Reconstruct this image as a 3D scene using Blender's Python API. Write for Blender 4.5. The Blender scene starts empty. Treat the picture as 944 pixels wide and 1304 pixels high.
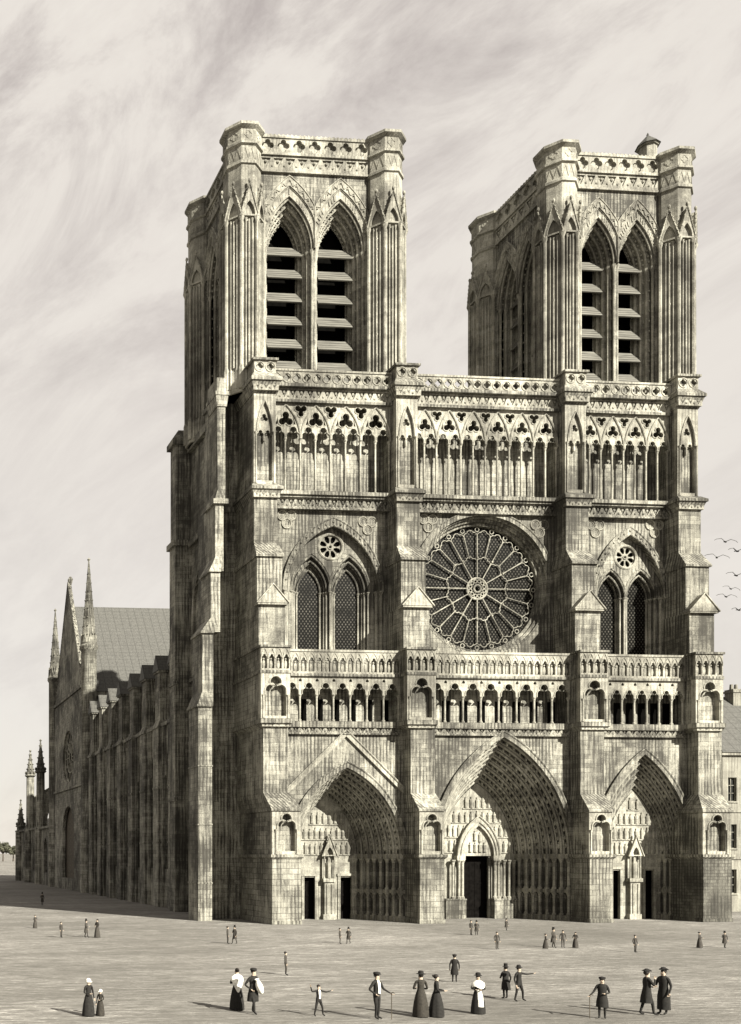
import bpy, bmesh, math, random
from math import sin, cos, pi, radians, sqrt, atan2
from mathutils import Vector, Matrix
from mathutils.geometry import tessellate_polygon
random.seed(7)
sc = bpy.context.scene
col = sc.collection

# ------------------------------------------------------------------ camera (a view camera with rise and shift)
FP, TH, CX, CY, CH = 1250.0, radians(4.35), -163 + 1250.0*math.tan(radians(4.35)), 1086.0, 6.4
WPX, HPX = 944.0, 1304.0
cd = bpy.data.cameras.new('camera'); cam = bpy.data.objects.new('camera', cd); col.objects.link(cam)
cam.location = (0, 0, CH); cam.rotation_euler = (pi/2, 0, -TH)
cd.sensor_fit = 'VERTICAL'; cd.sensor_height = 36; cd.sensor_width = 36
cd.lens = FP/HPX*36
cd.shift_x = (WPX/2-CX)/HPX; cd.shift_y = (CY-HPX/2)/HPX
cd.clip_start = 0.5; cd.clip_end = 9000
sc.camera = cam
def M(u, v, Y):
    a = u-CX; t = Y/(FP*cos(TH)-a*sin(TH))
    return t*(FP*sin(TH)+a*cos(TH)), CH+(CY-v)*t
def on_ground(u, v):
    d = FP*CH/(v-CY); r = (u-CX)*d/FP
    return r*cos(TH)+d*sin(TH), -r*sin(TH)+d*cos(TH), d

# ------------------------------------------------------------------ materials
class NT:
    def __init__(s, mat): s.t = mat.node_tree; s.n = s.t.nodes; s.l = s.t.links
    def new(s, ty, **kw):
        n = s.n.new(ty)
        for k, v in kw.items(): setattr(n, k, v)
        return n
    def put(s, sock, v):
        if v is None: return
        if hasattr(v, 'is_linked') or isinstance(v, bpy.types.NodeSocket): s.l.new(v, sock)
        else: sock.default_value = v
    def math(s, op, a, b=None, clamp=False):
        n = s.new('ShaderNodeMath', operation=op, use_clamp=clamp); s.put(n.inputs[0], a); s.put(n.inputs[1], b); return n.outputs[0]
    def mul(s, a, b): return s.math('MULTIPLY', a, b)
    def pos(s): return s.new('ShaderNodeNewGeometry').outputs['Position']
    def scale(s, vec, sc_, rot=(0, 0, 0), loc=(0, 0, 0)):
        n = s.new('ShaderNodeMapping'); s.l.new(vec, n.inputs[0]); n.inputs['Scale'].default_value = sc_
        n.inputs['Rotation'].default_value = rot; n.inputs['Location'].default_value = loc; return n.outputs[0]
    def noise(s, vec, scale=1, detail=4, rough=.55, dist=0):
        n = s.new('ShaderNodeTexNoise'); s.l.new(vec, n.inputs['Vector']); n.inputs['Scale'].default_value = scale
        n.inputs['Detail'].default_value = detail; n.inputs['Roughness'].default_value = rough; n.inputs['Distortion'].default_value = dist
        return n.outputs[0]
    def remap(s, v, a, b, c, d):
        n = s.new('ShaderNodeMapRange'); s.put(n.inputs[0], v)
        for i, x in enumerate((a, b, c, d)): n.inputs[i+1].default_value = x
        return n.outputs[0]
    def ramp(s, v, stops):
        n = s.new('ShaderNodeValToRGB'); s.put(n.inputs[0], v); e = n.color_ramp.elements
        while len(e) < len(stops): e.new(.5)
        for i, (p, c) in enumerate(stops): e[i].position = p; e[i].color = (*c, 1)
        return n.outputs[0]
def mat(name, rough=.85):
    m = bpy.data.materials.new(name); m.use_nodes = True; t = NT(m); b = t.n['Principled BSDF']
    b.inputs['Roughness'].default_value = rough; b.inputs['Specular IOR Level'].default_value = .2
    return m, t, b
def bump(t, b, h, strength, dist):
    n = t.new('ShaderNodeBump'); n.inputs['Strength'].default_value = strength; n.inputs['Distance'].default_value = dist
    t.l.new(h, n.inputs['Height']); t.l.new(n.outputs[0], b.inputs['Normal'])

def stone(name, lo, hi, bw=.95, bh=.42, streak=1.0, mortar=.5):
    m, t, b = mat(name, .9); p = t.pos()
    sx = t.new('ShaderNodeSeparateXYZ'); t.l.new(p, sx.inputs[0])
    cb = t.new('ShaderNodeCombineXYZ'); t.l.new(t.math('ADD', sx.outputs[0], sx.outputs[1]), cb.inputs[0]); t.l.new(sx.outputs[2], cb.inputs[1])
    br = t.new('ShaderNodeTexBrick'); t.l.new(cb.outputs[0], br.inputs['Vector'])
    br.inputs['Color1'].default_value = (1, 1, 1, 1); br.inputs['Color2'].default_value = (.66, .66, .66, 1); br.inputs['Mortar'].default_value = (mortar, mortar, mortar, 1)
    br.inputs['Scale'].default_value = 1; br.inputs['Brick Width'].default_value = bw; br.inputs['Row Height'].default_value = bh
    br.inputs['Mortar Size'].default_value = .022; br.inputs['Mortar Smooth'].default_value = .3
    big = t.remap(t.noise(p, .16, 3, .6), .34, .66, .45, 1.15)
    mid = t.remap(t.noise(p, .9, 4, .65), .3, .7, .72, 1.2)
    st = t.remap(t.noise(t.scale(p, (4.6, 4.6, .3)), 1, 3, .6), .36, .62, 1-.42*streak, 1+.2*streak)
    st2 = t.remap(t.noise(t.scale(p, (1.3, 1.3, .1)), 1, 3, .6), .35, .65, 1-.25*streak, 1.1)
    fine = t.remap(t.noise(p, 9, 3, .7), .3, .7, .7, 1.25)
    patch = t.remap(t.noise(p, .35, 2, .5), .36, .52, .25, 1)
    hx = t.math('ADD', t.math('ADD', sx.outputs[0], sx.outputs[1]), t.mul(t.noise(t.scale(p, (1, 1, .5)), 1.2, 2, .5), .22))
    tool = t.remap(t.math('PINGPONG', hx, .165), .03, .1, 1-.6*streak, 1.0)
    tmask = t.remap(t.noise(t.scale(p, (.5, .5, .28), (0, 0, 0), (3, 1, 7)), 1, 3, .6), .4, .56, 0, 1)
    tm_ = t.new('ShaderNodeMix', data_type='FLOAT'); t.l.new(tmask, tm_.inputs[0]); tm_.inputs[2].default_value = 1.12; t.l.new(tool, tm_.inputs[3])
    jm = t.new('ShaderNodeMix', data_type='FLOAT'); t.l.new(patch, jm.inputs[0]); jm.inputs[2].default_value = .92; t.l.new(br.outputs[0], jm.inputs[3])
    v = t.mul(t.mul(t.mul(t.mul(big, mid), t.mul(st, st2)), t.mul(fine, jm.outputs[0])), tm_.outputs[0])
    c = t.ramp(t.math('MULTIPLY', v, .45, True), [(0, (lo*.3, lo*.278, lo*.22)), (.14, (lo*.92, lo*.865, lo*.71)), (.38, (hi*.72, hi*.69, hi*.565)), (.75, (hi*1.2, hi*1.165, hi*1.0))])
    t.l.new(c, b.inputs['Base Color']); bump(t, b, v, .5, .06)
    return m
MS = stone('weathered_limestone', .055, .32, streak=.85)
MR = stone('carved_limestone', .09, .38, streak=.45, mortar=.9)
MP = stone('rough_plinth_stone', .06, .29, 1.1, .5, .9, .25)
MBR = stone('shadow_toned_brick', .045, .17, .62, .3, .7, .25)  # brick plinth; its dark tone stands in for a neighbouring house's shadow
MH = stone('house_render', .13, .30, 3.0, .9, .7, .8)
def plain(name, c, rough=.8, var=.4, sc_=6.0):
    m, t, b = mat(name, rough); n = t.remap(t.noise(t.pos(), sc_, 4, .6), .3, .7, 1-var, 1+var)
    mx = t.new('ShaderNodeMix', data_type='RGBA', blend_type='MULTIPLY'); mx.inputs[0].default_value = 1; mx.inputs[6].default_value = (*c, 1)
    t.l.new(n, mx.inputs[7]); t.l.new(mx.outputs[2], b.inputs['Base Color']); return m
def slate(name, c, dirx):
    m, t, b = mat(name, .7); p = t.pos()
    w = t.noise(t.scale(p, (5, 5, .4) if dirx else (2, .3, 2)), 1, 3, .6)
    sx = t.new('ShaderNodeSeparateXYZ'); t.l.new(p, sx.inputs[0])
    seam = t.remap(t.math('PINGPONG', sx.outputs[0], .65), .0, .09, .45, 1)
    row = t.remap(t.math('PINGPONG', sx.outputs[2], .35), .0, .08, .65, 1)
    v = t.mul(t.remap(w, .3, .7, .6, 1.3), t.mul(seam, row))
    c2 = t.ramp(t.mul(v, .7), [(0, tuple(x*.3 for x in c)), (1, tuple(x*1.35 for x in c))]); t.l.new(c2, b.inputs['Base Color']); bump(t, b, v, .5, .05); return m
ML = slate('lead_sheet', (.068, .066, .058), True)
MSL = slate('slate', (.06, .058, .05), True)
def lattice():
    m, t, b = mat('leaded_glass', .25); p = t.pos(); sx = t.new('ShaderNodeSeparateXYZ'); t.l.new(p, sx.inputs[0])
    h = t.math('ADD', sx.outputs[0], sx.outputs[1])
    a1 = t.math('PINGPONG', t.math('ADD', h, t.mul(sx.outputs[2], .72)), .17); a2 = t.math('PINGPONG', t.math('SUBTRACT', h, t.mul(sx.outputs[2], .72)), .17)
    d = t.math('MINIMUM', a1, a2); q = t.remap(d, .075, .11, 0, 1)
    n = t.remap(t.noise(p, .9, 3, .6), .35, .65, .25, 1.0)
    c = t.ramp(t.mul(q, n), [(0, (.005, .0048, .004)), (1, (.075, .07, .058))]); t.l.new(c, b.inputs['Base Color']); b.inputs['Specular IOR Level'].default_value = .06
    return m
MG = lattice()
MW = plain('open_doorway_shade', (.005, .0045, .004), .9, .4, 3)  # near-black leaf colour stands in for the unlit inside of an open doorway
WOOD = plain('worn_oak', (.07, .06, .045), .85, .5, 3)
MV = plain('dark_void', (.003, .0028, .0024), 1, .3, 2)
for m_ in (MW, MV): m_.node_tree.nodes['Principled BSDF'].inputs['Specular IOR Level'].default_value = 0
def louvre_mat():
    m, t, b = mat('louvre_slate', .75); p = t.pos()
    n = t.remap(t.noise(t.scale(p, (.5, .5, 9)), 1, 3, .6), .3, .7, .35, 1.25)
    c = t.ramp(t.mul(n, .7), [(0, (.015, .014, .011)), (1, (.16, .153, .128))]); t.l.new(c, b.inputs['Base Color']); return m
MLV = louvre_mat()
MGL = plain('window_pane', (.02, .02, .018), .2, .3, 2)
def cloth(name, c): return plain(name, c, .9, .35, 14)
BLACK = cloth('black_wool', (.014, .013, .011)); BROWN = cloth('dark_brown_wool', (.026, .023, .018)); WHITE = cloth('white_linen', (.62, .6, .53))
GREY = cloth('grey_wool', (.10, .095, .08)); SKIN = plain('skin', (.34, .27, .2), .6, .1); HAIR = plain('hair', (.016, .013, .010), .7, .3, 30)
FAR = cloth('charcoal_wool', (.04, .036, .03)); STICK = plain('cane_wood', (.07, .06, .045), .6)
def ground_mat():
    m, t, b = mat('worn_paving', .95); p = t.pos()
    a = t.remap(t.noise(t.scale(p, (.5, 2.2, 1)), 1, 6, .75), .36, .64, .55, 1.35)
    c_ = t.remap(t.noise(t.scale(p, (.06, .2, 1)), 1, 5, .65), .35, .65, .68, 1.3)
    d = t.mul(t.remap(t.noise(t.scale(p, (.9, 4.5, 1)), 1, 4, .75), .35, .65, .55, 1.35), t.remap(t.noise(t.scale(p, (3.5, 11, 1)), 1, 3, .7), .35, .65, .7, 1.25))
    e = t.remap(t.noise(p, .045, 3, .5), .35, .65, .8, 1.15)
    v = t.mul(t.mul(a, c_), t.mul(d, e))
    c = t.ramp(t.math('MULTIPLY', v, .5, True), [(0, (.037, .034, .029)), (.28, (.108, .101, .087)), (.55, (.17, .16, .141)), (1, (.38, .36, .32))])
    t.l.new(c, b.inputs['Base Color']); bump(t, b, v, .5, .08); return m
MGR = ground_mat()

# ------------------------------------------------------------------ mesh builder
F = lambda a, d, z: (a, d, z)              # facade frame: along X, depth Y
N = lambda a, d, z: (d, a, z)              # north-side frame: along Y, depth X
def rotf(cx, cy, ang):                     # frame of one face of a polygonal turret
    c, s = cos(ang), sin(ang)
    return lambda a, d, z: (cx+a*c-d*s, cy+a*s+d*c, z)
class MB:
    def __init__(s, fr=F): s.v = []; s.f = []; s.mi = []; s.fr = fr; s.cur = 0
    def pt(s, a, d, z): s.v.append(s.fr(a, d, z)); return len(s.v)-1
    def face(s, ids): s.f.append(ids); s.mi.append(s.cur)
    def box(s, a0, a1, d0, d1, z0, z1): s.frus(a0, a1, d0, d1, z0, a0, a1, d0, d1, z1); return s
    def frus(s, a0, a1, d0, d1, z0, A0, A1, D0, D1, z1):
        i = [s.pt(*q) for q in ((a0, d0, z0), (a1, d0, z0), (a1, d1, z0), (a0, d1, z0), (A0, D0, z1), (A1, D0, z1), (A1, D1, z1), (A0, D1, z1))]
        for q in ((0, 3, 2, 1), (4, 5, 6, 7), (0, 1, 5, 4), (1, 2, 6, 5), (2, 3, 7, 6), (3, 0, 4, 7)): s.face([i[k] for k in q])
        return s
    def plate(s, outer, holes, d0, d1, back=True):
        loops = [outer]+list(holes); allp = [q for l in loops for q in l]
        tri = tessellate_polygon([[Vector((x, z, 0)) for x, z in l] for l in loops])
        f = [s.pt(x, d0, z) for x, z in allp]; b = [s.pt(x, d1, z) for x, z in allp]
        for t in tri:
            s.face([f[k] for k in t])
            if back: s.face([b[k] for k in reversed(t)])
        o = 0
        for l in loops:
            n = len(l)
            for k in range(n): s.face([f[o+k], f[o+(k+1) % n], b[o+(k+1) % n], b[o+k]])
            o += n
        return s
    def strip(s, loops, closed=False):      # loops: lists of (a,d,z)
        ids = [[s.pt(*q) for q in l] for l in loops]; n = len(loops[0])
        for A, B in zip(ids, ids[1:]):
            for k in range(n if closed else n-1): s.face([A[k], A[(k+1) % n], B[(k+1) % n], B[k]])
        return s
    def band(s, out, inn, d0, d1):          # ring strip between two polylines, with thickness
        L = lambda l, d: [(x, d, z) for x, z in l]
        return s.strip([L(inn, d1), L(inn, d0), L(out, d0), L(out, d1)])
    def tube(s, pts, r, d=None, n=6, closed=False, r1=None):
        P = [Vector((q[0], d, q[1])) if d is not None else Vector(q) for q in pts]; m = len(P); rings = []
        for k in range(m):
            a = P[(k-1) % m] if (k or closed) else P[k]; b = P[(k+1) % m] if (k < m-1 or closed) else P[k]
            t = (b-a)
            if t.length < 1e-9: t = Vector((0, 0, 1))
            t.normalize(); u = t.cross(Vector((0, 1, 0)))
            if u.length < .1: u = t.cross(Vector((1, 0, 0)))
            u.normalize(); w = t.cross(u); rr = r if r1 is None else r+(r1-r)*k/(m-1)
            rings.append([s.pt(*(P[k]+u*rr*cos(2*pi*j/n+pi/n)+w*rr*sin(2*pi*j/n+pi/n))) for j in range(n)])
        for k in range(m if closed else m-1):
            A, B = rings[k], rings[(k+1) % m]
            for j in range(n): s.face([A[j], A[(j+1) % n], B[(j+1) % n], B[j]])
        if not closed: s.face(rings[0][::-1]); s.face(rings[-1])
        return s
    def lathe(s, a, d, prof, n=10, rot=0, sx=1, sy=1):
        rings = [[s.pt(a+r*sx*cos(2*pi*j/n+rot), d+r*sy*sin(2*pi*j/n+rot), z) for j in range(n)] for r, z in prof]
        for A, B in zip(rings, rings[1:]):
            for j in range(n): s.face([A[j], A[(j+1) % n], B[(j+1) % n], B[j]])
        s.face(rings[0][::-1]); s.face(rings[-1]); return s
    def ball(s, a, d, z, r, n=6, m=4, sx=1, sy=1, sz=1):
        return s.lathe(a, d, [(max(r*sin(pi*k/m), .002), z-r*sz*cos(pi*k/m)) for k in range(m+1)], n, 0, sx, sy)
    def mesh(s, name, mats, off=(0, 0, 0), smooth=40):
        me = bpy.data.meshes.new(name); o = Vector(off)
        me.from_pydata([Vector(q)-o for q in s.v], [], s.f)
        if not isinstance(mats, (list, tuple)): mats = [mats]
        for m in mats: me.materials.append(m)
        me.polygons.foreach_set('material_index', s.mi)
        bm = bmesh.new(); bm.from_mesh(me); bmesh.ops.recalc_face_normals(bm, faces=bm.faces); bm.to_mesh(me); bm.free()
        me.polygons.foreach_set('use_smooth', [True]*len(me.polygons)); me.set_sharp_from_angle(angle=radians(smooth)); me.update()
        return me
def link(name, me, parent=None, loc=(0, 0, 0)):
    o = bpy.data.objects.new(name, me); col.objects.link(o); o.location = loc
    if parent: o.parent = parent
    return o
def empty(name, loc, rz=0, s=1):
    o = bpy.data.objects.new(name, None); col.objects.link(o); o.location = loc; o.rotation_euler = (0, 0, rz); o.scale = (s, s, s); o.empty_display_size = .5; return o
def tag(o, label, cat, group=None, kind=None):
    o['label'] = label; o['category'] = cat
    if group: o['group'] = group
    if kind: o['kind'] = kind
    return o

# ------------------------------------------------------------------ outlines
def parch(x0, x1, zs, za, n=9):
    w = (x1-x0)/2; h = za-zs; R = (w*w+h*h)/(2*w); e = atan2(h, R-w); L = []
    for k in range(n+1):
        t = e*k/n; L.append((x0+R-R*cos(t), zs+R*sin(t)))
    return L+[(x0+x1-x, z) for x, z in reversed(L[:-1])]
def legs(x0, x1, z0, zs, za, n=9): return [(x0, z0)]+parch(x0, x1, zs, za, n)+[(x1, z0)]
def trefoil_head(x0, x1, zs, n=6):
    w = x1-x0; r = w*.28; cx = (x0+x1)/2; L = [(x0, zs)]
    c1 = (x0+r, zs+.2*w); L += [(c1[0]+r*cos(t), c1[1]+r*sin(t)) for t in (pi-(pi*.72)*k/n for k in range(n+1))]
    c2 = (cx, zs+.58*w); T = [(c2[0]+r*cos(t), c2[1]+r*sin(t)) for t in (pi*1.12-(pi*1.24)*k/(n+2) for k in range(n+3))]
    R_ = [(x0+x1-x, z) for x, z in reversed(L)]
    return L+T+R_
def circ(cx, cz, r, n=24, a0=0): return [(cx+r*cos(a0+2*pi*k/n), cz+r*sin(a0+2*pi*k/n)) for k in range(n)]
def foil(cx, cz, nf, c, r, rot=pi/2, n=6):
    L = []; m = nf*n
    for k in range(m):
        t = 2*pi*k/m; ph = (t+pi/nf) % (2*pi/nf)-pi/nf; rho = c*cos(ph)+sqrt(max(r*r-(c*sin(ph))**2, 0))
        L.append((cx+rho*cos(t+rot), cz+rho*sin(t+rot)))
    return L
def rect(x0, x1, z0, z1): return [(x0, z0), (x1, z0), (x1, z1), (x0, z1)]

# ------------------------------------------------------------------ cathedral
ROOT = (57.0, 87.6, 0.0)
church = tag(empty('cathedral', ROOT), 'huge grey Gothic cathedral with two square bell towers and a round rose window', 'cathedral')
def part(name, mb, m=MS, parent=church, smooth=40): return link(name, mb.mesh(name, m, ROOT, smooth), parent)
_cols = {}
def column(parent, a, d, z0, z1, r, fr=F, name='column'):
    key = (round(z1-z0, 2), round(r, 3))
    if key not in _cols:
        h = z1-z0; mb = MB(); b = r*1.5; ch = min(r*3.4, h*.18)
        mb.lathe(0, 0, [(b*1.15, 0), (b*1.15, r*.7), (b, r*.9), (b*1.1, r*1.3), (r, r*1.9), (r*.95, h-ch), (r*1.2, h-ch), (r*1.05, h-ch*.85), (r*1.7, h-ch*.3), (r*1.9, h-ch*.25), (r*1.9, h)], 8)
        _cols[key] = mb.mesh(name, MR, (0, 0, 0))
    x, y, z = fr(a, d, z0)
    return link(name, _cols[key], parent, (x-ROOT[0], y-ROOT[1], z))
def frieze(mb, a0, a1, z0, z1, d, step=.8, r=.055):
    """carved band: pierced triangles with leaf bosses in front of a solid course"""
    n = max(1, round((a1-a0)/step)); st = (a1-a0)/n; h = z1-z0
    mb.box(a0, a1, d+.14, d+.4, z0, z1); hol = []
    for k in range(n):
        x0, x1 = a0+k*st+st*.1, a0+(k+1)*st-st*.1; m = (x0+x1)/2
        hol.append([(x0, z1-h*.14), (m, z0+h*.16), (x1, z1-h*.14)])
        mb.ball(m, d+.06, z1-h*.36, min(.15, h*.17), 5, 4)
        if k: mb.ball(a0+k*st, d-.02, z0+h*.3, min(.12, h*.15), 5, 4)
    mb.plate(rect(a0, a1, z0, z1), hol, d-.02, d+.14)
    return mb
def quat_parapet(mb, a0, a1, z0, z1, d, th=.22, step=.95, ring=True):
    h = z1-z0; n = max(1, round((a1-a0)/step)); st = (a1-a0)/n; r = min(st, h)*.5
    zc = (z0+z1)/2; holes = []
    for k in range(n):
        c = a0+(k+.5)*st; holes.append(foil(c, zc, 4, r*(.36 if ring else .46), r*(.33 if ring else .4), pi/2, 6))
        if ring: mb.tube(circ(c, zc, r*.86, 16), r*.09, d-.02, 4, True)
    mb.plate(rect(a0, a1, z0, z1), holes, d, d+th)
    if not ring: mb.box(a0, a1, d+th+.004, d+th+.14, z0, z1)
    return mb
def arch_parapet(mb, a0, a1, z0, z1, d, th=.22, step=.72):
    n = max(1, round((a1-a0)/step)); st = (a1-a0)/n; holes = []
    for k in range(n):
        x0, x1 = a0+k*st+st*.14, a0+(k+1)*st-st*.14; zs = z0+(z1-z0)*.5
        L = trefoil_head(x0, x1, zs, 3); holes.append([(x0, z0+.16)]+L+[(x1, z0+.16)])
        mb.tube(parch(a0+k*st+.02, a0+(k+1)*st-.02, zs, z1-.1, 4), .045, d-.015, 4)
        mb.ball((x0+x1)/2, d+th*.7, z0+.55, .16, 5, 4, 1, .6, 2.6)          # small carved figure in each light
        mb.ball((x0+x1)/2, d+th*.7, z0+1.05, .1, 5, 4)
    mb.plate(rect(a0, a1, z0, z1), holes, d, d+th)
    return mb
def figure(mb, a, d, z, h, w=None):
    w = w or h*.17
    mb.lathe(a, d, [(w*.95, z), (w*.8, z+h*.3), (w*.9, z+h*.55), (w, z+h*.72), (w*.45, z+h*.83), (w*.5, z+h*.9), (w*.5, z+h*.96), (w*.1, z+h)], 6, random.random(), 1, .8)

YP = 87.6        # portal wall face
PORT = [dict(c=43.68, hw=5.3, ap=14.25, ci=43.6, hi=3.0, ai=12.0, Y=91.4, n=7, kind='twin', doors=((-2.35, -1.02), (1.25, 2.62)), dz=4.05),
        dict(c=58.8, hw=6.65, ap=17.2, ci=59.0, hi=3.75, ai=13.2, Y=91.8, n=8, kind='single', doors=((-1.5, 1.3),), dz=6.1),
        dict(c=72.75, hw=4.75, ap=15.7, ci=73.4, hi=2.75, ai=12.4, Y=89.6, n=5, kind='twin', doors=((-2.25, -1.25), (1.05, 2.2)), dz=4.7)]
ZS = 6.2
# facade wall
wall = MB(); o = [(36.0, -.3), (36.0, 17.8), (78.6, 17.8), (78.6, -.3)]
for p in reversed(PORT): o += list(reversed(legs(p['c']-p['hw'], p['c']+p['hw'], -.3, ZS, p['ap'], 14)))
wall.plate(o, [], YP, 88.4)
wall.box(35.3, 79.2, 88.95, 89.6, 18.3, 22.6)           # behind the statue arcade
ROSE = (58.4, 31.95)
WIN = [dict(c=43.5, hw=4.45, ap=37.3, l=((41.6, 1.1, 1.92), (45.35, 1.15, 1.92)), rz=35.5, rr=1.2), dict(c=73.2, hw=3.5, ap=37.2, l=((71.65, 1.05, 1.5), (74.75, 1.12, 1.55)), rz=35.2, rr=1.1)]
holes = [circ(*ROSE, 6.7, 64)]+[legs(w['c']-w['hw'], w['c']+w['hw'], 25.3, 31.2, w['ap'], 12) for w in WIN]
wall.plate(rect(35.4, 79.0, 23.5, 40.4), holes, 90.0, 90.6)
wall.box(35.4, 79.0, 91.05, 91.6, 39.6, 50.3)
wall.box(34.5, 79.8, 92.7, 105, -.3, 50.0)
part('facade_wall', wall)

# portals
for pi_, p in enumerate(PORT):
    n = p['n']; rings = []; L = lambda o_, d: [(x, d, z) for x, z in o_]
    for k in range(n+1):
        t = k/n; c = p['c']+(p['ci']-p['c'])*t; hw = p['hw']+(p['hi']-p['hw'])*t; ap = p['ap']+(p['ai']-p['ap'])*t
        rings.append((c, hw, ap, YP+(p['Y']-YP)*t))
    mb = MB()
    for k in range(n):
        c, hw, ap, y = rings[k]; c2, hw2, ap2, y2 = rings[k+1]
        A = legs(c-hw, c+hw, -.2, ZS, ap, 14); B = legs(c2-hw2, c2+hw2, -.2, ZS, ap2, 14)
        mb.strip([L(A, y), L(A, y2), L(B, y2)])
    c, hw, ap, y = rings[0]
    mb.band(parch(c-hw-.38, c+hw+.38, ZS, ap+.5, 14), parch(c-hw, c+hw, ZS, ap, 14), YP-.28, YP+.05)
    mb.tube(parch(c-hw-.4, c+hw+.4, ZS, ap+.52, 14), .1, YP-.26, 6)
    port = part('portal', mb)
    av = MB()
    for k in range(n):
        c, hw, ap, y = rings[k]; c2, hw2, ap2, y2 = rings[k+1]; st = (hw-hw2)
        av.tube(parch(c-hw+.05, c+hw-.05, ZS, ap-.07, 14), .11, y+.1, 6)
        av.tube(parch(c-hw+st*.55, c+hw-st*.55, ZS, ap-.35, 14), .08, y2-.05, 5)
        m_ = parch(c-hw+.16, c+hw-.16, ZS+.1, ap-.22, 17)
        for q, (x, z) in enumerate(m_[1:-1]):
            rr = random.uniform(.1, .14); av.ball(x, y+.3, z, rr, 5, 4, .9, 1, 1.9); av.ball(x, y+.26, z+rr*2.3, rr*.55, 5, 3)
    part('archivolt', av, MR, port)
    for s, lv_ in [(s, l) for s in (-1, 1) for l in range(3)]:
        jb = MB()
        for k in range(n+1):
            c, hw, ap, y = rings[k]
            x = c+s*(hw+.02)
            if lv_ == 0: jb.box(x-.3, x+.3, y-.06, y+.55, 5.85, 6.3)
            elif lv_ == 2: jb.box(x-.36, x+.36, y-.1, y+.6, -.2, .5)
            else:
                jb.box(x-.34, x+.34, y-.1, y+.6, 2.62, 2.95)
                jb.tube([(x-.28, 2.1), (x-.16, 2.45), (x, 2.58), (x+.16, 2.45), (x+.28, 2.1)], .06, y-.04, 4)
        part('jamb_ledge', jb, MR, port)
    for k in range(n+1):
        c, hw, ap, y = rings[k]
        for s in (-1, 1):
            x = c+s*(hw-.1)
            column(port, x, y+.02, 2.95, 5.85, .13, name='jamb_column'); column(port, x, y+.02, .5, 2.62, .12, name='jamb_column')
    # tympanum with carved rows
    c, hw, ap, y = rings[-1]; ci = p['ci']
    o = legs(c-hw-.05, c+hw+.05, -.2, ZS, ap+.05, 12); cut = []
    for a, b in reversed(p['doors']): cut += [(ci+b, -.2), (ci+b, p['dz']), (ci+a, p['dz']), (ci+a, -.2)]
    ty = MB(); ty.plate(o+cut, [], y, y+.4)
    rows = [6.3, 7.75, 9.2, 10.6] if p['kind'] == 'twin' else [6.5, 8.0, 9.4, 10.8]
    for r_ in rows[:]:
        ty.box(c-hw*.98, c+hw*.98, y-.1, y+.02, r_-.14, r_-.02) if r_ < 8.2 else None
        R = hw; top = r_+1.2
        # half width of the pointed head at this height
        ww = None
        for (x, z) in parch(c-hw, c+hw, ZS, ap, 30)[:31]:
            if z <= top: ww = c-x
        if ww is None or ww < .6: continue
        nn = int((2*ww-.3)/.5)
        if r_ >= 8.2: ty.box(c-ww, c+ww, y-.09, y+.02, r_-.13, r_-.03)
        for q in range(nn):
            x = c-ww+.3+(2*ww-.6)*q/(nn-1)
            figure(ty, x, y-.06, r_, random.uniform(.95, 1.18), .17)
    tym = part('tympanum', ty, MR, port)
    fr_ = MB()
    for a, b in p['doors']:
        for x in (ci+a, ci+b): fr_.box(x-.13, x+.13, y-.09, y+.1, -.2, p['dz']+.12)
        fr_.box(ci+a-.2, ci+b+.2, y-.14, y+.1, p['dz']+.13, p['dz']+.36)
    part('door_frame', fr_, MR, port)
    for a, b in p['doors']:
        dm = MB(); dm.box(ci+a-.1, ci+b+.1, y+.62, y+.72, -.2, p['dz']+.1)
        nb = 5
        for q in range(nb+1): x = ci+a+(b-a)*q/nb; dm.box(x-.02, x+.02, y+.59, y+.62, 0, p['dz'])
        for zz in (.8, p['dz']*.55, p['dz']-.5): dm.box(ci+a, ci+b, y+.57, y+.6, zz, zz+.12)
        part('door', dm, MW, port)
    if p['kind'] == 'twin':
        a, b = p['doors'][0][1], p['doors'][1][0]; m_ = ci+(a+b)/2; w = (b-a)/2*.42
        tr = MB(); yy = y-.4
        tr.box(m_-w-.12, m_+w+.12, yy-.05, y+.05, -.2, .5); tr.box(m_-w, m_+w, yy, y+.05, .5, 3.6)
        for q in (-.5, .5): tr.tube([(m_+q*w, .6), (m_+q*w, 3.4)], .07, yy-.03, 5)
        tr.box(m_-w-.18, m_+w+.18, yy-.15, y+.05, 3.6, 3.95)
        for s in (-1, 1): tr.lathe(m_+s*(w+.02), yy+.02, [(.11, 3.95), (.08, 4.1), (.08, 6.0), (.13, 6.2)], 6)
        tr.plate([(m_-w-.22, 6.1), (m_+w+.22, 6.1), (m_, 7.9)], [parch(m_-w*.7, m_+w*.7, 6.2, 6.95, 4)], yy-.12, yy+.1)
        tr.tube([(m_-w-.28, 6.05), (m_, 7.98), (m_+w+.28, 6.05)], .08, yy-.14, 5)
        tr.box(m_-w-.1, m_+w+.1, y-.12, y+.03, 3.95, 7.0)
        figure(tr, m_, yy+.12, 3.98, 2.0, .26); tr.ball(m_, yy-.05, 8.1, .13, 6, 4)
        part('canopied_statue', tr, MR, port)
    else:
        a, b = ci+p['doors'][0][0], ci+p['doors'][0][1]
        g = MB(); mid = (a+b)/2
        g.band(parch(a-.7, b+.7, 6.1, 9.9, 9), parch(a-.15, b+.15, 6.1, 9.05, 9), y-.5, y+.05)
        g.tube(parch(a-.72, b+.72, 6.1, 9.95, 9), .09, y-.52, 6); g.tube(parch(a-.4, b+.4, 6.1, 9.4, 9), .07, y-.54, 6)
        g.plate([(a-.15, 6.1)]+parch(a-.15, b+.15, 6.1, 9.05, 9)+[(b+.15, 6.1)], [], y-.2, y+.02)
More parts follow.
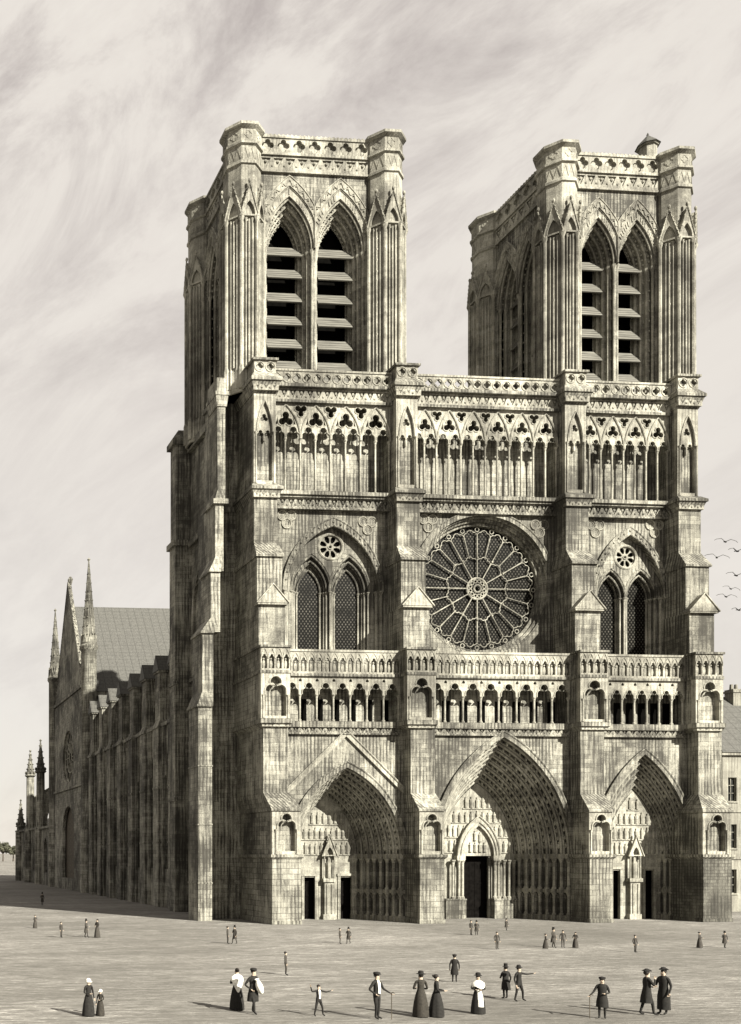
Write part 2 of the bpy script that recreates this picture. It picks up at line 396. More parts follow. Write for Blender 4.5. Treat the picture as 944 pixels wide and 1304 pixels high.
        for x, z in ((mid-.7, 6.5), (mid-.2, 6.5), (mid+.3, 6.5), (mid+.75, 6.5), (mid-.25, 7.6), (mid+.3, 7.5)): figure(g, x, y-.25, z, .95, .2)
        for s, x in ((-1, a-.45), (1, b+.45)): g.box(x-.42, x+.42, y-.62, y+.02, 5.7, 6.12)
        for p0, p1 in ((a-2.1, a-.05), (b+.05, b+2.4)):
            q_ = MB(); q_.box(p0, p1, y-.75, y+.02, -.2, 1.8); q_.box(p0-.06, p1+.03, y-.8, y+.02, 1.8, 1.95); part('door_plinth', q_, MS, port)
        part('door_gable', g, MR, port)
        for x in (a-.25, a-.62, b+.25, b+.62, a-1.2, b+1.2, b+1.7, b+2.2): column(port, x, y-.42, 1.95, 5.72, .13, name='door_column')
# gable moulding over the first portal
g = MB(); ap_ = (43.6, 17.15)
for (x0, z0), (x1, z1) in (((37.6, 11.4), ap_), (ap_, (49.3, 11.7))):
    dx, dz = x1-x0, z1-z0; l = sqrt(dx*dx+dz*dz); nx, nz = -dz/l*.42, dx/l*.42
    g.plate([(x0, z0), (x1, z1), (x1+nx*.0, z1+.58), (x0+nx, z0+nz)], [], YP-.22, YP+.05)
g.tube([(37.4, 11.75), (43.6, 17.75), (49.5, 12.05)], .1, YP-.22, 6)
o_ = part('gable_moulding', g, MR); o_['label'] = 'triangular stone gable moulding over the left portal'

# ------------------------------------------------------------------ front buttresses
BUT = [dict(base=36.9, w=1.32, c=36.3, mid=36.4), dict(base=50.42, w=1.15, c=50.0, mid=50.25), dict(base=66.55, w=1.12, c=66.65, mid=66.6), dict(base=77.9, w=1.4, c=78.0, mid=78.25)]
YB = 93.2
for b in BUT:
    c0, w, c, cm = b['base'], b['w'], b['c'], b['mid']
    mb = MB()
    mb.cur = 1; mb.box(c0-w, c0+w, 85.0, YB, -.3, 5.8); mb.box(c0-w-.06, c0+w+.06, 84.93, YB, -.3, .35); mb.cur = 0
    mb.frus(c0-w, c0+w, 85.0, YB, 5.8, c0-w-.2, c0+w+.2, 84.8, YB, 6.02); mb.box(c0-w-.2, c0+w+.2, 84.8, YB, 6.02, 6.25)
    mb.box(c0-w+.03, c0+w-.03, 85.55, YB, 6.25, 10.2)
    mb.box(c0-w-.1, c0+w+.1, 84.95, YB, 10.15, 10.32)
    mb.frus(c0-w-.1, c0+w+.1, 84.95, YB, 10.32, cm-1.17, cm+1.17, 86.2, YB, 11.85)
    mb.box(cm-1.15, cm+1.15, 86.22, YB, 11.85, 17.75)
    mb.frus(cm-1.15, cm+1.15, 86.2, YB, 17.7, c-1.42, c+1.42, 85.85, YB, 18.1); mb.box(c-1.45, c+1.45, 85.8, YB, 18.1, 18.5)
    mb.box(c-1.3, c+1.3, 86.5, YB, 18.5, 22.62); mb.box(c-1.42, c+1.42, 85.93, YB, 22.62, 22.88)
    mb.box(c-1.3, c+1.3, 86.35, YB, 22.88, 24.95); mb.box(c-1.46, c+1.46, 85.88, YB, 24.95, 25.15)
    mb.box(c-1.24, c+1.24, 86.85, YB, 25.15, 29.1)
    mb.box(c-1.18, c+1.18, 87.35, YB, 29.1, 33.6); mb.box(c-1.32, c+1.32, 87.15, YB, 33.5, 33.68)
    mb.frus(c-1.32, c+1.32, 87.15, YB, 33.68, c-1.13, c+1.13, 88.2, YB, 35.05)
    mb.box(c-1.12, c+1.12, 88.22, YB, 35.05, 39.1)
    mb.frus(c-1.12, c+1.12, 88.2, YB, 39.1, c-1.4, c+1.4, 87.85, YB, 39.9); mb.box(c-1.5, c+1.5, 87.75, YB, 39.9, 40.15)
    mb.frus(c-1.5, c+1.5, 87.75, YB, 40.15, c-1.2, c+1.2, 88.3, YB, 40.55)
    mb.box(c-1.0, c+1.0, 88.85, YB, 40.5, 49.0)
    mb.frus(c-1.1, c+1.1, 88.4, YB, 49.0, c-1.38, c+1.38, 88.0, YB, 50.0); mb.box(c-1.48, c+1.48, 87.9, YB, 50.0, 50.25)
    mb.frus(c-1.48, c+1.48, 87.9, YB, 50.25, c-1.1, c+1.1, 88.4, YB, 50.85)
    mb.box(c-1.0, c+1.0, 88.62, YB, 50.8, 52.0); mb.box(c-1.22, c+1.22, 88.2, YB, 52.0, 52.2)
    bt = part('buttress', mb, [MS, MBR if c > 75 else MP])
    nm = MB()
    x0, x1 = c0-.84, c0+.84; H = trefoil_head(x0, x1, 8.5)
    nm.plate(rect(c0-w, c0+w, 6.25, 10.16), [[(x0, 6.55)]+H+[(x1, 6.55)]], 85.08, 85.56)
    nm.tube([(x, z) for x, z in H], .09, 85.06, 5)
    for s in (-1, 1): nm.lathe(c0+s*.97, 85.04, [(.14, 6.3), (.09, 6.5), (.09, 8.2), (.16, 8.5)], 6)
    part('niche', nm, MR, bt)
    nm = MB(); x0, x1 = c-1.0, c+1.0; H = trefoil_head(x0, x1, 20.65)
    nm.plate(rect(c-1.36, c+1.36, 18.5, 22.62), [[(x0, 18.75)]+H+[(x1, 18.75)]], 86.0, 86.52)
    nm.tube(H, .08, 85.99, 5)
    for s in (-1, 1): nm.lathe(c+s*1.15, 86.0, [(.13, 18.55), (.09, 18.8), (.09, 20.4), (.16, 20.65)], 6)
    part('niche', nm, MR, bt)
    bm_ = MB(); arch_parapet(bm_, c-1.36, c+1.36, 22.88, 24.95, 86.02, .3, .68); part('balustrade', bm_, MR, bt)
    gm = MB(); gm.plate([(c-1.45, 29.1), (c+1.45, 29.1), (c, 30.75)], [], 86.5, 87.5)
    gm.tube([(c-1.5, 29.08), (c, 30.8), (c+1.5, 29.08)], .1, 86.5, 5); gm.box(c-1.42, c+1.42, 86.55, 87.4, 28.95, 29.1)
    part('gablet', gm, MR, bt)
    pm = MB(); x0, x1 = c-.74, c+.74; A = parch(x0, x1, 45.4, 48.3, 8)
    pm.plate(rect(c-1.04, c+1.04, 40.55, 49.02), [[(x0, 40.9)]+A+[(x1, 40.9)]], 88.45, 88.86)
    pm.tube(A, .09, 88.42, 5)
    for s in (-1, 1): pm.lathe(c+s*.86, 88.42, [(.13, 40.6), (.08, 40.9), (.08, 45.2), (.15, 45.4)], 6)
    h1 = trefoil_head(c-.66, c-.04, 45.1, 4); h2 = trefoil_head(c+.04, c+.66, 45.1, 4)
    tp = [(c-.74, 45.1)]+h1+h2+[(c+.74, 45.1)]+[(x, z) for x, z in reversed(A)]
    pm.plate(tp, [foil(c, 46.75, 3, .2, .19)], 88.6, 88.8)
    pm.lathe(c, 88.7, [(.1, 44.6), (.16, 44.85), (.12, 45.12)], 6)
    part('blind_arch', pm, MR, bt)
    for fa in ((c-1.2, c+1.2, 49.15, 49.95, 88.15, .8), (c-1.25, c+1.25, 39.2, 39.85, 88.0, .6), (c-1.25, c+1.25, 17.8, 18.1, 86.0, .6, .04)):
        fz = MB(); frieze(fz, *fa); part('frieze', fz, MR, bt)
    qp = MB(); quat_parapet(qp, c-1.03, c+1.03, 50.85, 52.0, 88.4, .24, 1.03); part('parapet_block', qp, MR, bt)

# ------------------------------------------------------------------ statue arcade level (three bays)
BAY = [(37.6, 48.75, 7), (51.35, 65.3, 8), (68.0, 76.7, 7)]
for a0, a1, nl in BAY:
    st = (a1-a0)/nl; mb = MB()
    mb.box(a0, a1, 87.25, 89.0, 17.95, 18.5); frieze(mb, a0, a1, 17.45, 17.95, 87.4, .8, .05); mb.box(a0, a1, 87.3, 87.7, 17.3, 17.45)
    mb.box(a0, a1, 87.1, 90.1, 22.6, 22.85)
    gal = part('statue_gallery', mb)
    ar = MB(); o = [(a0, 22.6), (a1, 22.6)]; hol = []
    o += [(a1, 20.95)]
    for k in reversed(range(nl)):
        H = trefoil_head(a0+k*st+.16, a0+(k+1)*st-.16, 20.95, 5); o += list(reversed(H))
        ar.tube(H, .055, 87.29, 4)
        if k: hol.append(foil(a0+k*st, 22.25, 3, .09, .085, pi/2, 3))
    o += [(a0, 20.95)]
    ar.plate(o, hol, 87.32, 87.6); part('arcade', ar, MR, gal)
    for k in range(nl+1): column(gal, min(max(a0+k*st, a0+.12), a1-.12), 87.46, 18.5, 20.97, .1)
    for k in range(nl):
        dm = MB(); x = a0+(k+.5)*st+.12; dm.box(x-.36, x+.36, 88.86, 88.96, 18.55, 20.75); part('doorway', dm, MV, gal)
    bl = MB(); arch_parapet(bl, a0, a1, 22.87, 24.85, 87.2, .24, .74); bl.box(a0, a1, 87.12, 87.52, 24.85, 25.05); part('balustrade', bl, MR, gal)

# ------------------------------------------------------------------ rose window
rx, rz = ROSE; mb = MB(); P3 = lambda l, d: [(x, d, z) for x, z in l]
mb.strip([P3(circ(rx, rz, 6.7, 64), 90.02), P3(circ(rx, rz, 6.55, 64), 90.3), P3(circ(rx, rz, 6.4, 64), 90.3), P3(circ(rx, rz, 6.3, 64), 90.6), P3(circ(rx, rz, 6.05, 64), 90.6), P3(circ(rx, rz, 6.0, 64), 91.1)], True)
for r_, d_ in ((6.62, 90.1), (6.36, 90.4), (6.08, 90.66)): mb.tube(circ(rx, rz, r_, 64), .085, d_, 6, True)
arc = lambda r, a0, a1, n: [(rx+r*cos(radians(a0+(a1-a0)*k/n)), rz+r*sin(radians(a0+(a1-a0)*k/n))) for k in range(n+1)]
mb.band(arc(7.15, 22, 158, 40), arc(6.72, 22, 158, 40), 89.75, 90.05); mb.tube(arc(7.15, 22, 158, 40), .08, 89.76, 6)
rose = part('rose_window', mb)
gm = MB(); gm.plate(circ(rx, rz, 6.1, 64), [], 91.05, 91.12); part('glass', gm, MG, rose)
def polar(r, a): return (rx+r*sin(a), rz+r*cos(a))
def petal(mb, a, hwA, r0, r1, tr, d, lobes=3):
    # sides then a lobed end
    w = hwA
    L = [polar(r0, a-w), polar(r1-tr*1.3, a-w*.97)]; P_ = []
    cA = [(-w*.5, r1-tr*.95), (0, r1-tr*.5), (w*.5, r1-tr*.95)]
    rr = r1*w*.46
    for (da, rc), (s0, s1) in zip(cA, ((-130, 10), (-75, 75), (-10, 130))):
        cxx, czz = polar(rc, a+da)
        for k in range(5):
            t = radians(s0+(s1-s0)*k/4)+a; P_.append((cxx+rr*sin(t), czz+rr*cos(t)))
    L += P_+[polar(r1-tr*1.3, a+w*.97), polar(r0, a+w)]
    mb.tube(L, .046, d, 5)
tm = MB()
for k in range(12): petal(tm, 2*pi*(k+.5)/12, 2*pi/24, 1.15, 3.05, .5, 90.86)
part('inner_petals', tm, MR, rose)
tm = MB()
for k in range(24): petal(tm, 2*pi*(k+.5)/24, 2*pi/48, 3.0, 5.6, .5, 90.86)
part('outer_petals', tm, MR, rose)
tm = MB()
for k in range(12):
    a = 2*pi*k/12; tm.tube([polar(1.0, a), polar(5.2, a)], .05, 90.82, 6); tm.ball(polar(3.0, a)[0], 90.8, polar(3.0, a)[1], .13, 6, 4)
for k in range(12):
    a = 2*pi*(k+.5)/12; tm.tube([polar(3.05, a), polar(5.2, a)], .04, 90.83, 6)
for k in range(24):
    a = 2*pi*k/24; tm.tube(circ(*polar(5.72, a), .2, 8), .05, 90.86, 4, True)
part('spokes', tm, MR, rose)
tm = MB(); tm.tube(circ(rx, rz, 1.02, 24), .1, 90.84, 6, True); tm.tube(circ(rx, rz, .35, 12), .1, 90.8, 6, True)
for k in range(12):
    x, z = polar(.72, 2*pi*(k+.5)/12); tm.tube(circ(x, z, .17, 8), .06, 90.82, 5, True)
part('hub', tm, MR, rose)

# ------------------------------------------------------------------ twin lancet windows
for w in WIN:
    c, hw, ap = w['c'], w['hw'], w['ap']; mb = MB(); z0, zs = 25.3, 31.2
    mb.band(parch(c-hw-.42, c+hw+.42, zs, ap+.75, 12), parch(c-hw, c+hw, zs, ap, 12), 89.72, 90.05)
    for e, d_ in ((.44, 89.74), (.02, 89.72)): mb.tube(parch(c-hw-e, c+hw+e, zs, ap+e*1.75, 12), .085, d_, 6)
    for x, z in parch(c-hw-.22, c+hw+.22, zs+.2, ap+.38, 11)[1:-1]: mb.ball(x, 89.7, z, .11, 5, 4)
    hol = [legs(x-lo, x+lo, z0+.3, zs, zs+lo*1.78, 9) for x, li, lo in w['l']]
    hol.append(circ(c, w['rz'], w['rr'], 28))
    mb.plate(legs(c-hw-.1, c+hw+.1, z0-.1, zs, ap+.1, 12), hol, 90.32, 90.58)
    for x, li, lo in w['l']:
        mm = (li+lo)/2
        for h0, h1, d0, d1 in ((lo, mm, 90.55, 90.82), (mm, li, 90.82, 91.1)):
            A = legs(x-h0, x+h0, z0, zs, zs+h0*1.78, 9); B = legs(x-h1, x+h1, z0, zs, zs+h1*1.9, 9)
            mb.strip([P3(A, d0), P3(A, d1), P3(B, d1)])
        for h_, d_, k_ in ((lo, 90.36, 1.78), (lo-.28, 90.6, 1.8), (mm, 90.8, 1.85), (li+.06, 91.0, 1.9)): mb.tube(parch(x-h_, x+h_, zs, zs+h_*k_, 9), .085, d_, 6)
        mb.tube(parch(x-lo-.12, x+lo+.12, zs, zs+lo*1.78+.22, 9), .07, 90.3, 6)
    tw = part('twin_window', mb)
    for x, li, lo in w['l']:
        gm = MB(); gm.plate(legs(x-li-.1, x+li+.1, z0, zs, zs+li*1.95, 9), [], 91.12, 91.18); part('glass', gm, MG, tw)
        for s in (-1, 1):
            for h_, d_ in ((lo-.05, 90.4), (lo-.3, 90.64), ((li+lo)/2-.05, 90.84), (li+.04, 91.02)): column(tw, x+s*h_, d_, 25.0, zs+.05, .1)
    for s in (-1, 1): column(tw, c+s*(hw+.25), 89.85, 25.0, zs+.05, .13); column(tw, c+s*(hw-.06), 90.15, 25.0, zs+.05, .12)
    rm = MB(); rm.tube(circ(c, w['rz'], w['rr'], 28), .13, 90.34, 6, True)
    pet = []
    for k in range(8):
        t = 2*pi*k/8+pi/8; r = w['rr']; px, pz = c+r*.6*cos(t), w['rz']+r*.6*sin(t); H = []
        for q in range(10):
            u = 2*pi*q/10; H.append((px+cos(t)*cos(u)*r*.3-sin(t)*sin(u)*r*.19*(1+.3*cos(u)), pz+sin(t)*cos(u)*r*.3+cos(t)*sin(u)*r*.19*(1+.3*cos(u))))
        pet.append(H)
    rm.plate(circ(c, w['rz'], w['rr']+.05, 28), pet+[circ(c, w['rz'], w['rr']*.1, 8)], 90.42, 90.56)
    rm.tube(circ(c, w['rz'], w['rr']*.17, 10), .06, 90.4, 5, True)
    rm.cur = 1; rm.box(c-w['rr'], c+w['rr'], 90.62, 90.68, w['rz']-w['rr'], w['rz']+w['rr'])
    part('rosette', rm, [MR, MV], tw)
# trefoil medallions in the spandrels
for u, v in ((365, 660), (468, 668), (545, 665), (687, 672), (758, 672), (833, 672)):
    x, z = M(u, v, 90); mb = MB()
    for k in range(3):
        t = pi/2+pi/3*0+2*pi*k/3+pi; mb.tube(circ(x+.5*cos(t), z+.5*sin(t), .46, 16), .085, 89.97, 5, True); mb.tube(circ(x+.5*cos(t), z+.5*sin(t), .3, 14), .04, 89.99, 4, True)
    part('medallion', mb, MR)

# ------------------------------------------------------------------ tall open gallery under the towers (three bays)
GAL = [(37.25, 48.95, 4), (51.1, 65.6, 6), (67.7, 76.95, 4)]
for a0, a1, nb in GAL:
    st = (a1-a0)/nb; mb = MB()
    mb.box(a0, a1, 89.15, 91.1, 40.0, 40.35); mb.box(a0, a1, 89.35, 90.1, 39.8, 40.0); frieze(mb, a0, a1, 38.9, 39.8, 89.6, .85); mb.box(a0, a1, 89.5, 90.05, 38.75, 38.9)
    ga = part('arcade_gallery', mb)
    cn = MB(); cn.box(a0, a1, 89.1, 91.9, 48.6, 48.85); cn.box(a0, a1, 89.6, 91.9, 48.85, 49.95); cn.box(a0, a1, 88.85, 91.9, 49.95, 50.25); part('cornice', cn, MS, ga)
    tm = MB(); o = [(a0, 48.6), (a1, 48.6), (a1, 45.3)]; hol = []
    for k in reversed(range(nb)):
        x0, x1 = a0+k*st, a0+(k+1)*st; xm = (x0+x1)/2
        for p0, p1 in ((xm, x1), (x0, xm)):
            H = trefoil_head(p0+.07, p1-.07, 45.3, 5); o += list(reversed(H)); tm.tube(H, .05, 89.42, 4)
        q_ = st/2.9; zf = 46.5+.55*q_; fh = foil(xm, zf, 3, .4*q_, .36*q_); hol.append(fh); tm.tube(foil(xm, zf, 3, .4*q_, .375*q_), .055, 89.42, 4, True)
        if k: hol.append(foil(x0, 47.95, 3, .33*q_, .3*q_, -pi/2)); tm.tube(foil(x0, 47.95, 3, .34*q_, .31*q_, -pi/2), .05, 89.42, 4, True)
        A = parch(x0+.03, x1-.03, 45.3, 48.45, 8)
        tm.tube(A, .09, 89.4, 6)
        # small openings either side of the head of each arch
        for s in (-1, 1): hol.append([(xm+s*st*.335, 46.62), (xm+s*st*.25, 47.35), (xm+s*st*.265, 46.62)][::s])
    o += [(a0, 45.3)]
    tm.plate(o, hol, 89.44, 89.64); part('tracery', tm, MR, ga)
    for k in range(2*nb+1): column(ga, min(max(a0+k*st/2, a0+.1), a1-.1), 89.54, 40.35, 45.33, .095)
    fz = MB(); frieze(fz, a0, a1, 48.87, 49.93, 89.25, .85, .06); part('frieze', fz, MR, ga)
    qp = MB(); quat_parapet(qp, a0, a1, 50.3, 51.5, 89.2, .22, .98); qp.box(a0, a1, 89.12, 89.5, 51.5, 51.68); part('parapet', qp, MR, ga)

# ------------------------------------------------------------------ bell towers
def turret(parent, cx, cy, top=75.5):
    mb = MB(); oct_ = lambda pr, rot=pi/8: mb.lathe(cx, cy, pr, 8, rot)
    R = 1.95; ap = R*cos(pi/8)
    oct_([(R-.12, 49.9), (R-.12, 67.6)]); oct_([(R+.08, 49.9), (R+.08, 51.9), (R-.1, 52.3)])
    oct_([(R-.3, 67.2), (1.72, 70.0), (1.72, 71.5), (1.88, 71.6), (1.88, 71.85), (1.74, 71.95), (1.74, 73.3), (1.95, 73.45), (1.95, 73.65), (1.78, 73.75), (1.78, 74.85), (2.1, 75.15), (2.1, top-.1), (1.95, top)])
    oct_([(1.5, top-.3), (1.5, top+.02)])
    for k in range(8):
        a = 2*pi*k/8+pi/8; x, y = cx+R*cos(a), cy+R*sin(a)
        mb.lathe(x, y, [(.26, 50.2), (.26, 52.2), (.17, 52.5), (.16, 66.0), (.3, 66.35), (.3, 66.5)], 7)
        mb.lathe(cx+(R-.05)*cos(a+pi/8)*.96, cy+(R-.05)*sin(a+pi/8)*.96, [(.1, 52.3), (.09, 66.2)], 5)
        mb.fr = rotf(cx, cy, 2*pi*k/8); w = R*sin(pi/8)+.1; d = -ap-.12
        mb.plate([(-w, 66.45), (w, 66.45), (0, 69.4)], [parch(-w*.62, w*.62, 66.6, 67.9, 4)], d-.05, d+.25)
        mb.frus(-w, w, d+.25, d+.9, 66.45, -.02, .02, d+.25, d+.9, 69.35)
        mb.tube([(-w-.05, 66.4), (0, 69.5), (w+.05, 66.4)], .09, d-.06, 5)
        for q in range(1, 6):
            for s in (-1, 1): mb.ball(s*w*(1-q/6), d-.08, 66.5+3*q/6+.12, .1, 5, 3)
        mb.ball(0, d-.04, 69.75, .15, 6, 4, 1, 1, 1.6)
        for q in (-.3, .3): mb.lathe(q, d+.1, [(.14, 50.3), (.14, 52.1), (.075, 52.3), (.07, 66.0), (.13, 66.3)], 5)
        for z in range(53, 66): mb.ball(0, d+.12, z+random.uniform(.1, .3), random.uniform(.1, .15), 5, 3)         # crockets up the shaft
        mb.tube(foil(0, 74.35, 4, .2, .17, pi/2, 4), .05, -1.78*cos(pi/8)-.0, 4, True)
        mb.tube([(-.6, 72.1), (-.3, 73.1), (0, 72.1), (.3, 73.1), (.6, 72.1)], .05, -1.74*cos(pi/8), 4)
        mb.fr = F
    return part('corner_turret', mb, MR, parent)
def belfry(parent, fr, a0, a1, d, zsp=64.6, zap=69.4, louv=True):
    """twin belfry opening in the wall between two turrets; returns the wall holes"""
    am = (a0+a1)/2; q = (a1-a0)/4; hw = q-.13; hol = []
    mb = MB(fr)
    for i, c in enumerate((am-q, am+q)):
        e = .004*i
        ri = [(hw, zap, d), (hw-.26, zap-.4, d+.45), (hw-.5, zap-.8, d+.9), (hw-.74, zap-1.15, d+1.35), (hw-.96, zap-1.5, d+1.8)]
        hol.append(legs(c-hw, c+hw, 51.6, zsp, zap, 10))
        for (h0, p0, d0), (h1, p1, d1) in zip(ri, ri[1:]):
            A = legs(c-h0, c+h0, 51.5, zsp, p0, 10); B = legs(c-h1, c+h1, 51.5, zsp, p1, 10); mb.strip([P3(A, d0+e), P3(A, d1+e), P3(B, d1+e)])
            mb.tube(parch(c-h0+.03, c+h0-.03, zsp, p0-.05, 10), .12, d0+.08, 6)
            for s in (-1, 1): mb.lathe(c+s*(h0-.02), d0+.1, [(.2, 51.5), (.2, 52.4), (.12, 52.6), (.12, zsp-.5), (.24, zsp-.1), (.24, zsp)], 7)
            for (x, z) in parch(c-h0+.2, c+h0-.2, zsp, p0-.3, 8)[1:-1]: mb.ball(x, d0+.28, z, .1, 5, 3)
            for z in range(53, 64):
                for s in (-1, 1): mb.ball(c+s*(h0-.17), d0+.3, z+.3, .09, 4, 3)
        cl_ = lambda L_: [(min(x, am-.012) if i == 0 else max(x, am+.012), z) for x, z in L_]
        for e0, e1, dd in ((.08, .55, .16), (.62, 1.15, .26)):
            oo, ii = parch(c-hw-e1, c+hw+e1, zsp, zap+e1*1.75, 14), parch(c-hw-e0, c+hw+e0, zsp, zap+e0*1.75, 14)
            mb.band(cl_(oo), cl_(ii), d-dd+e*3, d+.03); mb.tube(cl_(oo), .075, d-dd+e*3, 5); mb.tube(cl_(ii), .06, d-dd+e*3, 5)
            L1, L2 = parch(c-hw-e1+.1, c+hw+e1-.1, zsp, zap+e1*1.75-.15, 17), parch(c-hw-e0-.1, c+hw+e0+.1, zsp, zap+e0*1.75+.15, 17)
            for k in range(1, 34):
                (xa, za), (xb, zb_) = L1[k], L2[k]
                if (xa-am)*(c-am) < .2 or (xb-am)*(c-am) < .2: continue
                if e0 < .3:
                    if random.random() < .75: mb.tube([(xa, za), (xb, zb_)], random.uniform(.05, .085), d-dd-.01, 4)
                else:
                    xn, zn = L2[min(k+1, 34)] if k % 2 else L1[min(k+1, 34)]
                    mb.tube([(xa, za) if k % 2 else (xb, zb_), (xn, zn)], .055, d-dd-.02, 4)
                    if k % 2: mb.ball((xa+xb)/2, d-dd-.03, (za+zb_)/2, .1, 5, 3)
    bw = part('belfry_window', mb, MR, parent)
    for c in (am-q, am+q):
        hi = hw-.9
        for z in (65.1, 62.95, 60.65, 58.4, 56.15, 54.0):
            lv = MB(fr); p0, p1 = (d+.75, z-.72), (d+1.6, z+.55); A = []
            for e_, f_ in ((0, 0), (.0, .12), (1, .12), (1, 0)):
                q_ = (p0[0]+(p1[0]-p0[0])*e_+f_*.8, p0[1]+(p1[1]-p0[1])*e_-f_*.6); A.append([(c-hi-.22, q_[0], q_[1]), (c+hi+.22, q_[0], q_[1])])
            lv.strip(A+[A[0]])
            for x_ in (c-hi-.22, c+hi+.22): lv.face([lv.pt(x_, B[0][1], B[0][2]) for B in A])
            for q_ in (.25, .5, .75): lv.box(c-hi-.2, c+hi+.2, p0[0]+(p1[0]-p0[0])*q_-.05, p0[0]+(p1[0]-p0[0])*q_+.02, p0[1]+(p1[1]-p0[1])*q_-.03, p0[1]+(p1[1]-p0[1])*q_+.0)
            part('louvre', lv, MLV, parent)
        lp = MB(fr); lp.box(c-hi-.15, c+hi+.15, d+1.0, d+1.12, 50.3, 53.0); lp.box(c-hi-.2, c+hi+.2, d+.9, d+1.2, 53.0, 53.2)
        for k in range(7): x = c-hi+2*hi*k/6; lp.box(x-.06, x+.06, d+.92, d+1.0, 50.3, 53.0)
        part('louvre_sill', lp, MLV, parent)
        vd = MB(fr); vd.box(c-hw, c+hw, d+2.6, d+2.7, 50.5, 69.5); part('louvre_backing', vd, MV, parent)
    return hol
def tower_band(parent, fr, a0, a1, d):
    mb = MB(fr); mb.box(a0, a1, d-.25, d+.3, 71.75, 71.95); frieze(mb, a0, a1, 71.97, 73.3, d-.16, 1.15, .07); mb.box(a0, a1, d-.35, d+.4, 73.32, 73.6)
    part('frieze', mb, MR, parent)
    mb = MB(fr); quat_parapet(mb, a0, a1, 73.6, 75.0, d-.2, .3, 1.45, False); mb.box(a0, a1, d-.3, d+.25, 75.0, 75.25)
    n = round((a1-a0)/.42)
    for k in range(n): x = a0+(k+.5)*(a1-a0)/n; mb.box(x-.09, x+.09, d-.24, d+.1, 75.25, 75.38)
    part('parapet', mb, MR, parent)
for ti, (xl, xr, za) in enumerate(((35.5, 49.55, 69.4), (67.4, 79.35, 68.9))):
    y0, y1 = 92.0, 102.6; df, dn = 91.75, xl-.25
    tw = MB(); zb, zt = 49.9, 73.5
    tw.box(xl, xr, y1-.2, y1+.3, zb, zt); tw.box(xr-.3, xr+.25, y0, y1, zb, zt); tw.box(xl+.1, xr-.1, y0+.3, y1, 73.2, 73.4)
    a0, a1 = xl+1.95, xr-1.95
    hwf = lambda A0, A1: ((A1-A0)/4-.13)
    def fh(A0, A1, zap):
        am = (A0+A1)/2; q = (A1-A0)/4; hw = q-.13
        return [legs(c-hw, c+hw, 51.6, 64.6 if zap > 67 else zap-4.8, zap, 10) for c in (am-q, am+q)]
    tw.plate(rect(xl-.2, xr+.2, zb, zt), fh(a0, a1, za), df, df+.45)
    tw.fr = N; b0, b1 = y0+1.95, y1-1.95
    tw.plate(rect(y0, y1, zb, zt), fh(b0, b1, 69.0), dn, dn+.45); tw.fr = F
    tower = part('bell_tower', tw, MS)
    tower['label'] = 'left bell tower, nearer and seen with its shaded side' if ti == 0 else 'right bell tower with a small pointed stair turret on its roof'
    for x in (xl, xr):
        for y in (y0, y1): turret(tower, x, y)
    belfry(tower, F, a0, a1, df, 64.6, za); belfry(tower, N, b0, b1, dn, 64.6, 69.0)
    tower_band(tower, F, xl+1.6, xr-1.6, df); tower_band(tower, N, y0+1.6, y1-1.6, dn)
    if ti == 1:
        x, zt_ = M(825, 172, 96); zb_ = M(825, 187, 96)[1]; r = .8
        s = MB(); s.lathe(x, 96, [(r, 73), (r, zb_-.1)], 8); s.lathe(x, 96, [(r+.15, zb_-.15), (r+.2, zb_)], 8)
        s.cur = 1; s.lathe(x, 96, [(r+.34, zb_), (r+.28, zb_+.1), (.1, zt_-.1), (.12, zt_), (.04, zt_+.2)], 8); s.cur = 0
        part('stair_turret', s, [MR, MSL], tower, 30)

# ------------------------------------------------------------------ north side of the tower block
mb = MB()
mb.box(31.6, 35.2, 92.85, 94.6, -.3, 20.4); mb.frus(31.6, 35.2, 92.85, 94.6, 20.4, 32.4, 35.2, 92.85, 94.6, 22); mb.box(32.4, 35.2, 92.86, 95.5, 20.4, 39.5); mb.box(33.1, 35.2, 92.9, 95.5, 39.5, 50.0); mb.box(32.6, 35.2, 92.6, 95.7, 39.4, 39.9); mb.box(32.9, 35.2, 92.6, 95.7, 50.0, 50.4)
mb.frus(32.9, 35.2, 92.6, 95.7, 50.4, 34.0, 35.2, 93.3, 95, 51.2)
def pier(mb, prof, y0, y1, xin):           # stepped side buttress: list of (z0, z1, outer x, inner x, front y)
    for k, (z0, z1, xo, xi, yf) in enumerate(prof):
        mb.box(xo, xi, yf, y1, z0, z1)
        if k+1 < len(prof):
            nxt = prof[k+1]; mb.frus(xo-.15, xi+.02, yf-.15, y1+.01, z1, nxt[2]+.05, nxt[3], nxt[4]-.02, y1, z1+1.4); mb.box(xo-.2, xi+.03, yf-.18, y1+.02, z1-.18, z1)
pier(mb, [(-.3, 20.3, 30.55, 31.85, 90.0), (20.3, 27.2, 30.95, 32.0, 90.1), (27.2, 33, 31.8, 32.7, 90.2), (33, 39.5, 32.3, 33.1, 90.4), (39.5, 50.0, 32.6, 33.35, 90.6)], 90, 92.9, 33)
mb.box(32.05, 33.5, 90.15, 93, 39.3, 39.75); mb.box(32.3, 33.6, 90.3, 93, 49.6, 49.95); mb.frus(32.5, 33.45, 90.5, 93, 48.6, 32.35, 33.55, 90.35, 93, 49.6); mb.box(32.5, 33.4, 90.55, 93, 49.9, 51.3)
for z in (3.5, 9, 14.5): mb.box(30.48, 31.9, 89.95, 92.95, z, z+.12)
part('side_buttress', mb)
